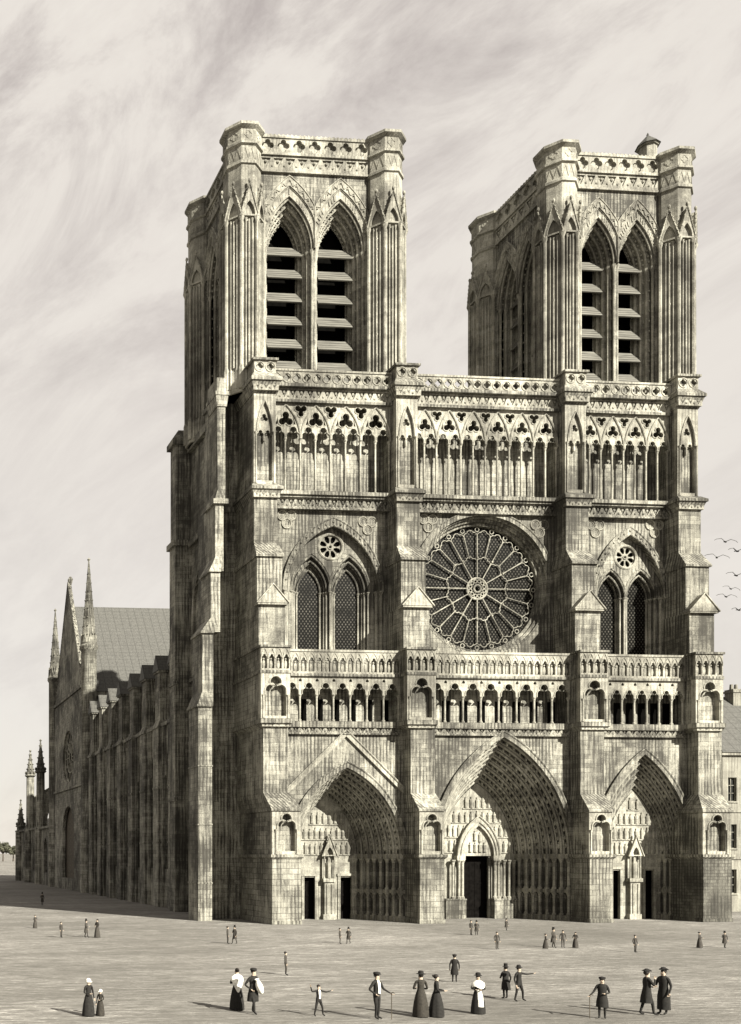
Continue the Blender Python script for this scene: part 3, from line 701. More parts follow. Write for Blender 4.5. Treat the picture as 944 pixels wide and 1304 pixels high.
mb = MB(); mb.box(32.72, 35.2, 104.0, 106.0, -.3, 39.6); mb.box(32.42, 35.2, 103.7, 106.2, 39.6, 40.2); mb.box(32.8, 35.2, 104.1, 105.9, 40.2, 50.6); mb.box(32.45, 35.2, 103.8, 106.2, 50.6, 51.2); mb.frus(32.45, 35.2, 103.8, 106.2, 51.2, 33.2, 35.2, 104.4, 105.8, 52.3)
for z in (24.6, 12): mb.box(32.6, 33, 103.85, 106.1, z, z+.4)
part('side_buttress', mb)
for x0, z0, z1 in ((34.1, 39.4, 40.0), (34.0, 49.6, 50.4), (34.2, 24.8, 25.2), (34.15, 18, 18.4)):   # string courses on the shaded flank
    mb = MB(); mb.box(x0, 34.6, 94.5, 104, z0, z1); part('string_course', mb)
mb = MB(N); mb.band(legs(98.4, 103.2, 25.1, 31, 37, 8), legs(98.9, 102.7, 25.1, 31, 36.2, 8), 34.2, 34.6); part('blind_arch', mb)

# ------------------------------------------------------------------ nave aisle, chapels
mb = MB(N)
ny0, ny1 = 107.5, 155.0; step = (150.1-109)/7
hol = []; hol2 = []
for k in range(8):
    y = 109+step*(k+.5)
    if y+1.6 < ny1: hol.append(legs(y-1.35, y+1.35, 4.5, 14.5, 18.5, 8)); hol2.append(legs(y-1.0, y+1.0, 22.4, 25.0, 27.0, 6))
mb.plate(rect(ny0, ny1, -.3, 21.3), hol, 34.35, 34.9); mb.plate(rect(ny0, ny1, 21, 28.4), hol2, 35.6, 36.0)
mb.box(ny0, ny1, 34.0, 36.2, 21.3, 21.7); mb.frus(ny0, ny1, 34.1, 35.7, 21.7, ny0, ny1, 35.3, 35.7, 22.6); mb.box(ny0, ny1, 35.4, 36.2, 28.4, 28.8)
for k in range(8):
    for q in (.27, .39, .61, .73):
        y = 109+step*(k+q)
        if y < ny1 and not (.3 < q < .7): mb.box(y-.16, y+.16, 34.05, 34.4, -.3, 21.3)
        elif y < ny1: mb.box(y-.1, y+.1, 34.2, 34.4, 15.5, 21.3)
aisle = part('nave_aisle', mb)
for k in range(8):
    y = 109+step*k; p = MB(N)
    p.box(y-1.05, y+1.05, 33.75, 36.5, -.3, 21.2); p.frus(y-1.2, y+1.2, 33.6, 36.5, 21.2, y-.95, y+.95, 34.0, 36.5, 22.2); p.box(y-.95, y+.95, 34.0, 36.5, 22.2, 28.0)
    p.box(y-1.15, y+1.15, 33.8, 36.6, 27.8, 28.0)
    p.cur = 1; p.plate([(y-1.25, 28.0), (y+1.25, 28.0), (y, 29.95)], [], 33.7, 37.0); p.cur = 0
    for z in (7.5, 14): p.box(y-1.12, y+1.12, 33.68, 34.4, z, z+.2)
    part('aisle_pier', p, [MS, MSL], aisle)
for k in range(8):
    y = 109+step*(k+.5)
    if y+1.6 < ny1:
        w = MB(N); w.plate(legs(y-1.5, y+1.5, 4.3, 14.5, 18.7, 8), [], 34.75, 34.8); w.cur = 1
        w.tube([(y, 4.5), (y, 15)], .1, 34.7, 5); w.tube(parch(y-1.3, y, 14, 16.2, 5), .08, 34.7, 5); w.tube(parch(y, y+1.3, 14, 16.2, 5), .08, 34.7, 5); w.tube(circ(y, 16.8, .55, 12), .08, 34.7, 5, True)
        part('chapel_window', w, [MG, MR], aisle)
mb = MB(); mb.box(34.9, 80, 107, 190, -.3, 18); mb.box(36, 78, 105, 157, 18, 28); mb.box(47, 68, 105, 230, 18, 33)
part('nave_body', mb)
mb = MB(); mb.plate([(46.3, 33), (68.7, 33), (57.5, 44)], [], 105, 228); mb.frus(36, 47, 107.5, 156, 28.6, 44, 47, 107.5, 156, 31.5); mb.frus(68, 78, 107.5, 156, 28.2, 68, 70, 107.5, 156, 31.5)
part('nave_roof', mb, ML)

# ------------------------------------------------------------------ transept
mb = MB(N); o = [(156, -.3), (156, 33), (157.2, 34.5), (168.5, 53.2), (179.8, 34.5), (181, 33), (181, -.3)]
mb.plate(o, [circ(168.5, 23, 4.6, 32), legs(163.4, 173.6, 2, 9.5, 14.5, 8)], 34.0, 34.55)
mb.tube([(157, 34.4), (168.5, 53.4), (180, 34.4)], .18, 34.05, 6); mb.box(156, 181, 33.7, 34.2, 17.3, 17.7); mb.box(156, 181, 33.7, 34.2, 33.2, 33.7)
mb.lathe(168.5, 34.4, [(.25, 53), (.5, 53.9), (.15, 54.4)], 6)
for k in range(1, 12): mb.ball(157+11.5*k/12, 34.2, 34.6+19*k/12+.2, .16, 5, 4); mb.ball(180-11.5*k/12, 34.2, 34.6+19*k/12+.2, .16, 5, 4)
mb.fr = F; mb.box(34.9, 79, 156.3, 180.7, -.3, 32.6); mb.box(35.2, 60, 155.7, 156.4, 31.6, 32.4)
trn = part('transept', mb)
mb = MB(N); mb.plate([(155.6, 32.4), (181.4, 32.4), (168.5, 49.2)], [], 34.6, 79.5); part('roof', mb, ML, trn)
mb = MB(N); mb.plate(circ(168.5, 23, 4.7, 32), [], 34.6, 34.65); mb.cur = 1
for k in range(16): t = 2*pi*k/16; mb.tube([(168.5+.9*cos(t), 23+.9*sin(t)), (168.5+4.5*cos(t), 23+4.5*sin(t))], .1, 34.5, 5)
for r_ in (.9, 2.7, 4.5): mb.tube(circ(168.5, 23, r_, 32), .14, 34.48, 5, True)
part('rose_window', mb, [MG, MR], trn)
mb = MB(N); mb.plate(legs(163.2, 173.8, -.2, 9.5, 14.7, 8), [], 34.75, 34.8); part('door', mb, WOOD, trn)
for y, zt in ((154.8, 53.6), (183.6, 52.6)):
    mb = MB(); x = 34.6; r = 1.25
    mb.lathe(x, y, [(r+.2, -.3), (r+.2, 10), (r, 10.5), (r, 38.6), (r+.25, 39), (r+.25, 39.5), (r-.05, 39.8)], 8, pi/8)
    for k in range(8):
        mb.fr = rotf(x, y, 2*pi*k/8); w = r*.42; d = -r*.93
        mb.plate([(-w, 39.4), (w, 39.4), (0, 41.4)], [], d-.1, d+.3); mb.fr = F
        a = 2*pi*k/8+pi/8
        for q in range(1, 9): rr = (r-.05)*(1-q/9.5); mb.ball(x+rr*cos(a), y+rr*sin(a), 39.8+(zt-40.4)*q/9.5, .16, 4, 3)
    mb.lathe(x, y, [(r-.05, 39.8), (.1, zt-.6), (.28, zt-.3), (.05, zt)], 8, pi/8)
    part('spire_turret', mb, MS, trn)

# ------------------------------------------------------------------ choir, pinnacles, flying buttresses
mb = MB(N); mb.plate(rect(184, 228.5, -.3, 11.2), [legs(y-1.8, y+1.8, 2.5, 7, 9.4, 6) for y in (192, 204.6, 218)], 34.2, 35.0); mb.box(183.8, 229, 33.6, 35.2, 11.2, 11.6)
mb.fr = F; mb.box(35, 79, 184, 228.4, -.3, 11); mb.frus(35, 47, 184, 228, 11.2, 42, 47, 184, 226, 15)
ch = part('choir', mb)
for y in (192, 204.6, 218):
    w = MB(N); w.plate(legs(y-2, y+2, 2.3, 7, 9.6, 6), [], 34.8, 34.85); part('window', w, MG, ch)
for y, zb, zt in ((198.1, 22.6, 29.6), (211.1, 22.8, 28.8), (224.8, 12.2, 18.8)):
    mb = MB(); x = 34.3; r = .95
    mb.lathe(x, y, [(r+.35, -.3), (r+.3, 11), (r, 11.8), (r-.1, zb), (r+.3, zb+.3), (r+.1, zb+.6)], 8, pi/8)
    h = zt-zb-.6
    mb.lathe(x, y, [(r, zb+.5), (r*.55, zb+.6+h*.4), (.12, zt-.5), (.3, zt-.3), (.06, zt)], 8, pi/8)
    for k in range(8):
        a = 2*pi*k/8
        mb.ball(x+r*1.05*cos(a), y+r*1.05*sin(a), zb+.9, .22, 5, 4, 1, 1, 1.6)
        for q in (1, 2, 3, 4): rr = r*(1-q/5.2); mb.ball(x+rr*cos(a), y+rr*sin(a), zb+.7+h*q/5.2, .17, 4, 3)
    part('pinnacle', mb, MS, ch)
    if zb > 15:
        fb = MB()
        up = [(34.4, 17.9), (37, 19.5), (43, 23), (47.2, 25.4)]; lo = [(47.2, 22.8), (43, 20.8), (39.5, 18.9), (37.4, 17.4), (36.3, 15.9), (35.7, 13.8), (35.5, 11.0), (34.4, 11.0)]
        fb.plate(up+lo, [], y-.45, y+.45); fb.tube(up, .3, y, 5); part('flying_buttress', fb, MS, ch)
mb = MB(); mb.box(33.6, 36, 223.4, 226.3, 11.4, 12.2); mb.frus(34.6, 37, 219, 224, 11.5, 36, 37, 219, 224, 14); part('chapel_roof', mb, MSL, ch)

# ------------------------------------------------------------------ ground
g = MB(); g.box(-2500, 2500, -60, 6500, -2, 0)
gr = link('ground', g.mesh('ground', MGR)); tag(gr, 'wide open square of worn pale paving in front of the cathedral', 'ground', kind='structure')

# ------------------------------------------------------------------ house beside the cathedral
hx0, hx1, hy0, hy1, he, hr = 92.2, 112.0, 100.0, 116.0, 17.0, 24.5
hb = empty('town_house', ((hx0+hx1)/2, hy0, 0)); tag(hb, 'plain stone house with hipped slate roof and chimney right of the cathedral', 'house')
HO = tuple(hb.location)
def hpart(name, mb, m, parent=hb): return link(name, mb.mesh(name, m, HO), parent)
win = [(x, z) for x in (92.9+.95, 96.4, 99.2, 102) for z in (2.2, 7.0, 11.9)]
win = [(x, z) for x in (93.35, 95.4, 97.6, 99.8) for z in (2.0, 6.9, 12.0)]
mb = MB(); mb.plate(rect(hx0, hx1, -.3, he), [rect(x-.5, x+.5, z, z+2.6) for x, z in win], hy0, hy0+.5)
mb.box(hx0, hx0+.5, hy0+.5, hy1, -.3, he); mb.box(hx1-.5, hx1, hy0+.5, hy1, -.3, he); mb.box(hx0+.5, hx1-.5, hy1-.5, hy1, -.3, he)
mb.box(hx0-.12, hx1, hy0-.12, hy0+.2, 5.7, 6.0); mb.box(hx0-.12, hx1, hy0-.12, hy0+.2, 10.8, 11.1); mb.box(hx0-.3, hx1+.3, hy0-.3, hy1+.3, he, he+.3)
hpart('wall', mb, MH)
for x, z in win:
    f_ = MB(); f_.box(x-.62, x+.62, hy0-.12, hy0+.1, z-.15, z-.02)
    for xx in (x-.47, x, x+.47): f_.box(xx-.03, xx+.03, hy0+.22, hy0+.3, z, z+2.6)
    for zz in (z+.02, z+.9, z+1.75, z+2.56): f_.box(x-.5, x+.5, hy0+.23, hy0+.29, zz-.03, zz+.03)
    fo = hpart('window', f_, MR); gl = MB(); gl.box(x-.5, x+.5, hy0+.32, hy0+.36, z, z+2.6); hpart('pane', gl, MGL, fo)
mb = MB(); mb.frus(hx0-.35, hx1+.35, hy0-.4, hy1+.4, he+.3, hx0+4.2, hx1-4, (hy0+hy1)/2-1.2, (hy0+hy1)/2+1.2, hr); rf = hpart('roof', mb, ML)
mb = MB(); cx_, cz_ = M(936, 878, 106); mb.box(cx_-.55, cx_+.6, 105.6, 106.8, 19, cz_); mb.box(cx_-.65, cx_+.7, 105.5, 106.9, cz_-.4, cz_-.15)
for s in (-.25, .3): mb.lathe(cx_+s, 106.2, [(.2, cz_), (.16, cz_+.6)], 8)
hpart('chimney', mb, MH, rf)

# ------------------------------------------------------------------ distant trees
BARK = plain('bark', (.06, .05, .04), .9); LEAF = plain('foliage', (.075, .075, .05), .9, .5, .6)
for i, (u, h, w, lab) in enumerate(((4, 15.0, 6.4, 'round-crowned tree cut by the left edge of the picture on the horizon'), (17, 12.5, 5.2, 'smaller round-crowned tree on the horizon beside the choir pinnacle'))):
    x, y, d = on_ground(u, 1097); t = empty('tree', (x, y, 0)); tag(t, lab, 'tree', 'trees on the horizon')
    tr = MB(); tr.tube([(0, 0, -.5), (.1, 0, h*.25), (0, .1, h*.5)], .7, None, 7, False, .3)
    for k in range(7): a = k*.9; tr.tube([(0, 0, h*.36), (w*.4*cos(a), w*.4*sin(a), h*.55), (w*.7*cos(a), w*.7*sin(a), h*.72)], .25, None, 5, False, .06)
    link('trunk', tr.mesh('trunk', BARK), t)
    cr = MB(); rnd = random.Random(i)
    cl = [(rnd.uniform(-.72, .72)*w, rnd.uniform(-.72, .72)*w, h*rnd.uniform(.5, .86)) for _ in range(22)]
    for cx_, cy_, cz_ in cl:
        for _ in range(70):
            v = Vector((rnd.gauss(0, 1), rnd.gauss(0, 1), rnd.gauss(0, .8))).normalized()*rnd.uniform(.4, 1)*w*.3
            p = Vector((cx_, cy_, cz_))+v; a = Vector((rnd.gauss(0, 1), rnd.gauss(0, 1), rnd.gauss(0, 1))).normalized()*.5; b = a.cross(Vector((rnd.random(), 1, .3))).normalized()*.4
            ids = [cr.pt(*(p+a)), cr.pt(*(p+b)), cr.pt(*(p-a)), cr.pt(*(p-b))]; cr.face(ids)
    link('crown', cr.mesh('crown', LEAF), t)

# ------------------------------------------------------------------ birds
BIRD = plain('dark_feathers', (.02, .019, .017), .8)
bb = MB(); bb.lathe(0, 0, [(.01, 0), (.05, .06), (.075, .2), (.06, .36), (.02, .5), (.05, .62)], 8)
bb.v = [(z-.25, y, x*.9) for x, y, z in bb.v]; bme = bb.mesh('bird', BIRD)
def wing(s):
    w = MB(); t = [(0, .08, 0), (.3, .1, .2), (.62, 0, .12), (.75, -.1, .02)]; L0 = []; L1 = []; L2 = []
    for q, (y, x, z) in enumerate(t):
        c = .2*(1-q/4)+.02; L0.append((x+c*.5, s*y, z)); L1.append((x, s*y, z+.03)); L2.append((x-c*.6, s*y, z))
    w.strip([L0, L1, L2]); w.strip([L0, [(x, y, z-.01) for x, y, z in L1], L2]); return w.mesh('wing', BIRD)
wl, wr = wing(-1), wing(1)
for i, (u, v, rz, rx_, s) in enumerate(((924, 690, 60, 14, 1), (913, 710, 50, 16, 1.1), (939, 702, 75, 10, 1), (938, 733, 65, 14, 1.1), (931, 750, 60, 20, .9), (925, 760, 60, 12, 1.05), (941, 777, 80, 5, .95))):
    s *= 1.5
    Y = 104+i*4.0; x, z = M(u, v, Y); b = link('bird', bme, None, (x, Y, z)); b.rotation_euler = (radians(rx_), radians(-18), radians(rz)); b.scale = (s, s, s)
    tag(b, 'small dark bird gliding in the sky beside the right edge of the cathedral', 'bird', 'birds beside the cathedral')
    link('wing', wl, b); link('wing', wr, b)

# ------------------------------------------------------------------ people
def skin_body(joints, edges, mats, name):
    """joints: name -> (co, radius, mat index); one continuous surface grown over the skeleton"""
    keys = list(joints); me = bpy.data.meshes.new(name); me.from_pydata([joints[k][0] for k in keys], [(keys.index(a), keys.index(b)) for a, b in edges], [])
    ob = bpy.data.objects.new(name, me); col.objects.link(ob); ob.modifiers.new('Skin', 'SKIN'); sd = ob.modifiers.new('Sub', 'SUBSURF'); sd.levels = 1; sd.render_levels = 1
    for i, k in enumerate(keys):
        r = joints[k][1]; sv = me.skin_vertices[0].data[i]; sv.radius = (r, r) if not isinstance(r, tuple) else r; sv.use_root = (k == 'pelvis')
    bpy.context.view_layer.update(); dg = bpy.context.evaluated_depsgraph_get()
    out = bpy.data.meshes.new_from_object(ob.evaluated_get(dg)); bpy.data.objects.remove(ob); bpy.data.meshes.remove(me)
    out.name = name; out.materials.clear()
    for m in mats: out.materials.append(m)
    J = [(Vector(joints[k][0]), joints[k][2], joints[k][1] if not isinstance(joints[k][1], tuple) else max(joints[k][1])) for k in keys]
    for p in out.polygons: p.material_index = min(J, key=lambda j: (j[0]-p.center).length-j[2])[1]; p.use_smooth = True
    return out
def ring_loft(mb, rings, n=16):             # rings: (cx, cy, rx, ry, z, fold)
    ids = []
    for cx, cy, rx_, ry_, z, fo in rings:
        ids.append([mb.pt(cx+rx_*(1+fo*cos(7*2*pi*j/n*1.0+1))*cos(2*pi*j/n), cy+ry_*(1+fo*cos(5*2*pi*j/n))*sin(2*pi*j/n), z) for j in range(n)])
    for A, B in zip(ids, ids[1:]):
        for j in range(n): mb.face([A[j], A[(j+1) % n], B[(j+1) % n], B[j]])
    mb.face(ids[0][::-1]); mb.face(ids[-1])
ARMS = {'down': ((.27, .04, 1.14), (.27, -.06, .88)), 'front': ((.27, -.03, 1.14), (.12, -.26, 1.12)), 'cane': ((.3, -.06, 1.16), (.42, -.26, 1.02)), 'up': ((.44, -.02, 1.4), (.56, -.08, 1.66)), 'out': ((.48, -.03, 1.36), (.74, -.06, 1.42)),
        'point': ((.46, -.1, 1.38), (.72, -.2, 1.42)), 'hip': ((.36, .06, 1.16), (.2, -.08, 1.0)), 'cheek': ((.27, -.12, 1.2), (.1, -.24, 1.42))}
def body_mesh(kind, arms, legs_, top, bottom, shoe, sleeve=None):
    J = {}; E = []
    def j(k, co, r, m): J[k] = (co, r, m)
    j('pelvis', (0, 0, .95), (.15, .115), 2); j('waist', (0, 0, 1.12), (.135, .1), 1); j('chest', (0, .005, 1.33), (.16, .11), 1); j('collar', (0, .01, 1.46), (.085, .075), 1)
    j('neck', (0, 0, 1.53), .055, 0); j('jaw', (0, -.02, 1.6), (.062, .07), 0); j('skull', (0, 0, 1.68), (.078, .092), 0); j('crown', (0, .01, 1.745), (.055, .065), 0); j('nose', (0, -.105, 1.635), .014, 0)
    E += [('pelvis', 'waist'), ('waist', 'chest'), ('chest', 'collar'), ('collar', 'neck'), ('neck', 'jaw'), ('jaw', 'skull'), ('skull', 'crown'), ('jaw', 'nose')]
    for s, nm in ((-1, 'r'), (1, 'l')):
        el, wr_ = ARMS[arms[0 if s < 0 else 1]]; sh = Vector((s*.18, 0, 1.43)); el = Vector((s*el[0], el[1], el[2])); wv = Vector((s*wr_[0], wr_[1], wr_[2]))
        j('sh'+nm, sh, .062, 1); j('el'+nm, el, .045, 1); j('wr'+nm, wv, .03, 1); dr = (wv-el).normalized(); pm = wv+dr*.06; j('palm'+nm, pm, (.034, .02), 0)
        E += [('collar', 'sh'+nm), ('sh'+nm, 'el'+nm), ('el'+nm, 'wr'+nm), ('wr'+nm, 'palm'+nm)]
        sd = dr.cross(Vector((0, 0, 1))); sd = sd.normalized() if sd.length > .2 else Vector((0, 1, 0)); cu = dr.cross(sd).normalized()
        for q, (off, ln) in enumerate(((-.03, .066), (-.01, .078), (.01, .072), (.03, .056))):
            a = pm+dr*.035+sd*off; b = a+dr*ln*.55-cu*.008; c = b+dr*ln*.4-cu*.03
            for t_, pnt in enumerate((a, b, c)): j('f%d%d%s' % (q, t_, nm), pnt, .009, 0)
            E += [('palm'+nm, 'f%d0%s' % (q, nm)), ('f%d0%s' % (q, nm), 'f%d1%s' % (q, nm)), ('f%d1%s' % (q, nm), 'f%d2%s' % (q, nm))]
        a = pm-sd*.042-dr*.005; b = a-sd*.02+dr*.035; j('t0'+nm, a, .011, 0); j('t1'+nm, b, .009, 0); E += [('palm'+nm, 't0'+nm), ('t0'+nm, 't1'+nm)]
        st = {'stand': (.02*s, .0), 'walk': (s*.2, 0), 'wide': (0, .18)}[legs_]; fy, fx = st
        bend = -.05 if fy <= 0 else -.02
        j('hip'+nm, (s*.09, 0, .88), .095, 2); j('kn'+nm, (s*(.1+fx*.6), fy*.5+bend, .5), .06, 2); j('an'+nm, (s*(.1+fx), fy, .09), .042, 3); j('toe'+nm, (s*(.12+fx), fy-.17, .04), .036, 3)
        E += [('pelvis', 'hip'+nm), ('hip'+nm, 'kn'+nm), ('kn'+nm, 'an'+nm), ('an'+nm, 'toe'+nm)]
    return skin_body(J, E, [SKIN, top, bottom, shoe], 'body')
def figure_person(kind, arms=('down', 'down'), legs_='stand', top=BLACK, bottom=BLACK, coat=None, hat=None, shawl=None, apron=False, hair=HAIR, vest=False, bun=False, veil=None):
    """returns a list of (part name, mesh) in metres for a 1.75 m figure facing -Y"""
    L = [('body', body_mesh(kind, arms, legs_, top, bottom, BLACK))]
    h = MB(); h.ball(0, .022, 1.70, .1, 10, 6, .95, 1.1, 1.0)
    if bun: h.ball(0, .12, 1.72, .05, 8, 5)
    h.v = [q for q in h.v]; L.append(('hair', h.mesh('hair', hair)))
    fc = MB()
    for s in (-1, 1): fc.ball(s*.032, -.078, 1.665, .012, 6, 4); fc.ball(s*.085, 0, 1.65, .022, 6, 4, .5, 1, 1.3)
    fc.box(-.025, .025, -.09, -.075, 1.592, 1.6); L.append(('face', fc.mesh('face', hair)))
    if kind == 'woman':
        m = MB(); ring_loft(m, [(0, 0, .30, .30, .03, .05), (0, 0, .29, .29, .25, .06), (0, 0, .25, .24, .6, .05), (0, 0, .19, .17, .92, .03), (0, 0, .135, .11, 1.1, 0), (0, 0, .13, .1, 1.14, 0)], 28); L.append(('skirt', m.mesh('skirt', bottom)))
    if coat:
        m = MB(); ln = .5 if kind != 'long' else .2
        ring_loft(m, [(0, .03, .23, .2, ln, .06), (0, .02, .22, .18, .75, .04), (0, .01, .175, .14, 1.0, .01), (0, 0, .155, .125, 1.14, 0), (0, 0, .19, .135, 1.34, 0), (0, .0, .16, .11, 1.45, 0), (0, .01, .075, .075, 1.53, 0)], 20); L.append(('coat', m.mesh('coat', coat)))
    if vest:
        m = MB(); ring_loft(m, [(0, -.115, .055, .03, 1.0, 0), (0, -.12, .06, .03, 1.2, 0), (0, -.1, .075, .035, 1.4, 0), (0, -.055, .05, .03, 1.5, 0)], 10); L.append(('waistcoat', m.mesh('waistcoat', WHITE)))
    if shawl:
        m = MB(); n = 24; Ls = [[], [], [], []]
        for k in range(n):
            a = 2*pi*k/n; back = max(0, sin(a)); low = 1.2-.42*back**2+.05*cos(3*a)
            Ls[0].append((.085*cos(a), .08*sin(a)+.01, 1.53)); Ls[1].append((.24*cos(a), .15*sin(a), 1.43)); Ls[2].append((.28*cos(a), .19*sin(a), 1.3)); Ls[3].append((.27*cos(a)*(1-.35*back), .2*sin(a)+.03*back, low))
        m.strip(Ls, True); L.append(('shawl', m.mesh('shawl', shawl)))
    if apron:
        m = MB(); ring_loft(m, [(.08, -.2, .14, .1, .35, 0), (.06, -.13, .13, .09, .8, 0), (.02, -.06, .1, .07, 1.12, 0)], 12); L.append(('apron', m.mesh('apron', WHITE)))
    if hat:
        m = MB()
        if hat == 'wide': m.lathe(0, .01, [(.17, 1.735), (.175, 1.75), (.11, 1.765), (.1, 1.85), (.06, 1.88)], 16)
        elif hat == 'top': m.lathe(0, .01, [(.16, 1.73), (.165, 1.745), (.1, 1.755), (.095, 1.9), (.1, 1.92)], 14)
        elif hat == 'cap': m.lathe(0, .0, [(.115, 1.72), (.135, 1.76), (.12, 1.81), (.04, 1.83)], 14); m.ball(0, -.11, 1.735, .07, 8, 4, 1.1, 1, .2)
        elif hat == 'tricorn':
            n = 24
            A = [(.1*cos(2*pi*k/n), .11*sin(2*pi*k/n), 1.75) for k in range(n)]
            B = [((.155+.035*cos(3*(2*pi*k/n+pi/2)))*cos(2*pi*k/n), (.155+.035*cos(3*(2*pi*k/n+pi/2)))*sin(2*pi*k/n), 1.78-.03*cos(3*(2*pi*k/n+pi/2))) for k in range(n)]
            C_ = [(x*.95, y*.95, z+.015) for x, y, z in B]; D = [(.1*cos(2*pi*k/n), .11*sin(2*pi*k/n), 1.79) for k in range(n)]; Ee = [(.07*cos(2*pi*k/n), .08*sin(2*pi*k/n), 1.85) for k in range(n)]; G = [(.005*cos(2*pi*k/n), .005*sin(2*pi*k/n), 1.865) for k in range(n)]
            m.strip([A, B, C_, D, Ee, G], True)
        elif hat == 'bonnet': m.ball(0, .02, 1.7, .13, 12, 6, 1, 1.05, 1); m.lathe(0, -.05, [(.15, 1.66), (.14, 1.68)], 12)
        L.append(('hat' if hat != 'bonnet' else 'bonnet', m.mesh('hat', WHITE if hat == 'bonnet' else BLACK)))
    return L
def place(u, v, hpx, face, parts, label, group=None, H0=1.78):
    x, y, d = on_ground(u, v); h = hpx*d/FP; p = empty('person', (x, y, 0), radians(face), h/H0); tag(p, label, 'person', group)
    for nm, me in parts: link(nm, me, p)
    return p, h/H0
FG = 'strollers in the foreground'
place(113, 1294, 47, 20, figure_person('woman', ('front', 'down'), hat='bonnet', shawl=None, apron=False), 'woman in a black gown and white bonnet holding out her arm beside a small child', FG)
place(128, 1293.5, 33, -40, figure_person('woman', ('down', 'front'), top=BROWN, bottom=BROWN, hat='bonnet'), 'small child in a dark frock and white bonnet beside the woman at far left', FG)
place(302, 1286, 53, 180, figure_person('woman', ('front', 'front'), shawl=WHITE, bun=True), 'woman seen from behind with a pointed white shawl over a black skirt', FG)
pm, s_ = place(323, 1291, 57, 15, figure_person('man', ('hip', 'front'), 'walk', coat=BLACK, hat='cap'), 'walking man in a dark coat carrying a white bundle at his side', FG)
x, y, z = pm.location; bd = MB(); bd.ball(0, 0, 0, .2, 10, 7, .7, .8, 1.5); bd.lathe(0, 0, [(.06, .26), (.09, .36)], 8)
bo = link('bundle', bd.mesh('bundle', WHITE), None, (x+.16, y-.22, 1.08)); bo.rotation_euler = (.1, -.35, 0); tag(bo, 'white cloth bundle held by the walking man beside the shawled woman', 'bundle')
place(406, 1294, 40, 10, figure_person('man', ('up', 'out'), 'wide', coat=None, vest=True), 'boy in dark clothes with legs apart and both arms thrown out', FG)
pm, s_ = place(480, 1298, 59, 25, figure_person('man', ('hip', 'cane'), coat=None, vest=True, hat='cap'), 'man in a black jacket and white waistcoat leaning on a cane', FG)
def cane(pm, s_, loc, label):
    v = pm.matrix_basis @ Vector(loc); c = MB(); c.tube([(0, 0, 0), (0, 0, v.z*.97), (.0, 0, v.z)], .016, None, 6); c.tube([(0, 0, v.z), (.03, -.06, v.z+.02), (.05, -.12, v.z)], .018, None, 6)
    o = link('walking_cane', c.mesh('walking_cane', STICK), None, (v.x, v.y, 0)); tag(o, label, 'cane')
cane(pm, s_, (.44, -.32, 1.03), 'thin walking cane held by the man in the white waistcoat')
place(536, 1295, 56, 170, figure_person('woman', ('front', 'front'), hat='wide', top=BROWN, bottom=BROWN), 'woman in a long dark gown and wide hat, left of a close pair', FG)
place(556, 1295, 54, 60, figure_person('woman', ('front', 'front'), bun=True), 'bareheaded woman in a long black gown, right of a close pair', FG)
place(579, 1251, 35, 150, figure_person('man', coat=BLACK, hat='cap'), 'short dark figure in a knee-length coat standing alone behind the two gowned women', FG)
place(609, 1291, 50, -30, figure_person('woman', ('front', 'front'), shawl=WHITE, apron=True, hat='wide'), 'woman in a dark hat with white shawl and apron over a black skirt', FG)
place(644, 1272, 42, 180, figure_person('man', ('down', 'front'), coat=BLACK, hat='top'), 'man in a long black coat and tall hat listening to the pointing man', FG)
place(661, 1275, 44, 15, figure_person('man', ('down', 'point'), 'wide', hat='wide'), 'man in black stretching out an arm to point right', FG)
pm, s_ = place(767, 1297, 52, -40, figure_person('man', ('cane', 'front'), coat=BLACK, bottom=BLACK, hat='cap'), 'man in a heavy black cloak leaning on a stick, alone in the right foreground', FG)
cane(pm, s_, (-.44, -.32, 1.03), 'stick held by the cloaked man in the right foreground')
place(824, 1293, 57, 80, figure_person('man', ('cheek', 'front'), 'walk', coat=BLACK, hat='tricorn'), 'man in a tricorn hat with one foot back, facing a taller companion at right', FG)
place(845, 1292, 58, -75, figure_person('long', ('front', 'down'), coat=BLACK, hat='tricorn'), 'man in a heavy ankle-length coat at the right end of the foreground', FG)
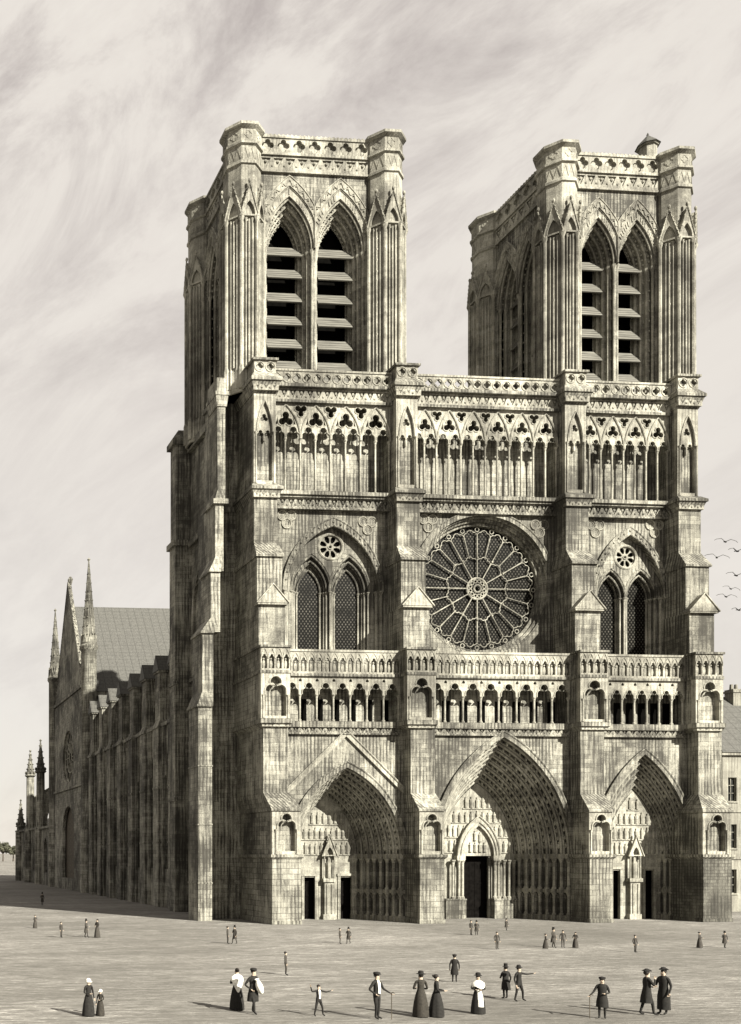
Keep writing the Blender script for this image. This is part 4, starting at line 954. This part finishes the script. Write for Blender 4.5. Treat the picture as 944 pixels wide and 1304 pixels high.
# smaller strollers nearer the church
man1 = figure_person('man', ('down', 'down'), 'stand', FAR, FAR, hat=None); man2 = figure_person('man', ('front', 'down'), 'walk', FAR, FAR, coat=FAR, hat='top'); wom1 = figure_person('woman', ('front', 'front'), 'stand', FAR, FAR, bun=True)
BG = 'distant strollers before the church'; K = 1.12
for u, v, h, fa, parts, lab in (
    (364, 1242, 27, 60, man1, 'slim man standing alone in the square between the left portal and the foreground'),
    (54, 1153, 14, 0, man2, 'tiny dark figure standing in the shade of the long church wall'),
    (45, 1182, 15, 20, wom1, 'tiny dark figure at far left just outside the shade'),
    (78, 1194, 18, 40, man1, 'small lone walker left of the pair at the edge of the church shade'),
    (110, 1194, 20, 60, man2, 'small man, left one of the pair at the edge of the church shade'),
    (124, 1194, 21, -60, wom1, 'small woman, right one of the pair at the edge of the church shade'),
    (290, 1202, 20, 70, man1, 'small man, left one of the pair below the corner of the church'),
    (299, 1202, 20, -70, man2, 'small man, right one of the pair below the corner of the church'),
    (433, 1202, 18, 50, man1, 'small man, left one of the pair in front of the left portal'),
    (444, 1202, 18, -50, man2, 'small man, right one of the pair in front of the left portal'),
    (600, 1191, 17, 20, man1, 'small man, left one of the pair before the central doorway'),
    (607, 1191, 16, -30, man2, 'small man, right one of the pair before the central doorway'),
    (633, 1209, 20, 0, man1, 'small upright man alone below the right side of the central portal'),
    (645, 1185, 13, 0, man2, 'tiny figure close to the steps right of the central doorway'),
    (695, 1208, 17, 60, wom1, 'shortest figure, leftmost of a row of four before the third buttress'),
    (705, 1207, 22, 20, man2, 'tallest figure, second in a row of four before the third buttress'),
    (717, 1207, 20, -20, man1, 'slim man, third in a row of four before the third buttress'),
    (733, 1207, 18, -60, wom1, 'small woman, last in a row of four before the third buttress'),
    (809, 1213, 20, 10, man1, 'small man alone in front of the right portal'),
    (891, 1207, 18, 30, wom1, 'small woman in front of the rightmost buttress'),
    (923, 1207, 18, -20, man2, 'small man right of the cathedral, nearest the town house')):
    place(u, v, h*K, fa, parts, lab, BG)

# ------------------------------------------------------------------ sky, sun
SUN_EL, SUN_AZ = radians(32.5), radians(28)       # azimuth measured from the facade normal towards the right
w = bpy.data.worlds.new('World'); sc.world = w; w.use_nodes = True; t = NT(w); bg = t.n['Background']
sky = t.new('ShaderNodeTexSky', sky_type='NISHITA'); sky.sun_disc = False; sky.sun_elevation = SUN_EL; sky.sun_rotation = radians(180)-SUN_AZ
co = t.new('ShaderNodeTexCoord').outputs['Generated']
cr_ = t.scale(co, (1, 1, 1), (0, radians(27), 0))
a = t.noise(t.scale(cr_, (2.6, 2.6, 6.2), (0, 0, 0), (.7, 0, .4)), 1.5, 8, .66, .6)
b_ = t.noise(t.scale(cr_, (9, 9, 16), (0, 0, 0), (.2, 0, .1)), 1.0, 6, .7, .5)
v = t.math('ADD', t.mul(a, .84), t.mul(b_, .16))
cl = t.ramp(v, [(.37, (1.62, 1.44, 1.32)), (.46, (2.1, 1.91, 1.74)), (.54, (2.55, 2.36, 2.13)), (.62, (2.68, 2.5, 2.25))])
sep = t.new('ShaderNodeSeparateXYZ'); t.l.new(co, sep.inputs[0])
amt = t.remap(sep.outputs[2], .36, .6, .28, 1.0)
cm_ = t.new('ShaderNodeMix', data_type='RGBA'); t.l.new(amt, cm_.inputs[0]); cm_.inputs[6].default_value = (2.55, 2.36, 2.12, 1); t.l.new(cl, cm_.inputs[7]); cl = cm_.outputs[2]
mx = t.new('ShaderNodeMix', data_type='RGBA'); mx.inputs[0].default_value = .96; t.l.new(sky.outputs[0], mx.inputs[6]); t.l.new(cl, mx.inputs[7])
t.l.new(mx.outputs[2], bg.inputs[0]); bg.inputs[1].default_value = .1
sd = bpy.data.lights.new('sun', 'SUN'); sd.energy = 5; sd.angle = radians(.5); sd.color = (1, .965, .88)
so = bpy.data.objects.new('sun', sd); col.objects.link(so)
dirv = Vector((-sin(SUN_AZ)*cos(SUN_EL), cos(SUN_AZ)*cos(SUN_EL), -sin(SUN_EL)))
so.rotation_euler = dirv.to_track_quat('-Z', 'Y').to_euler(); so.location = (120, -40, 120)
vs = sc.view_settings; vs.view_transform = 'Standard'; vs.look = 'None'; vs.gamma = 1; vs.use_curve_mapping = False; vs.exposure = 1.7
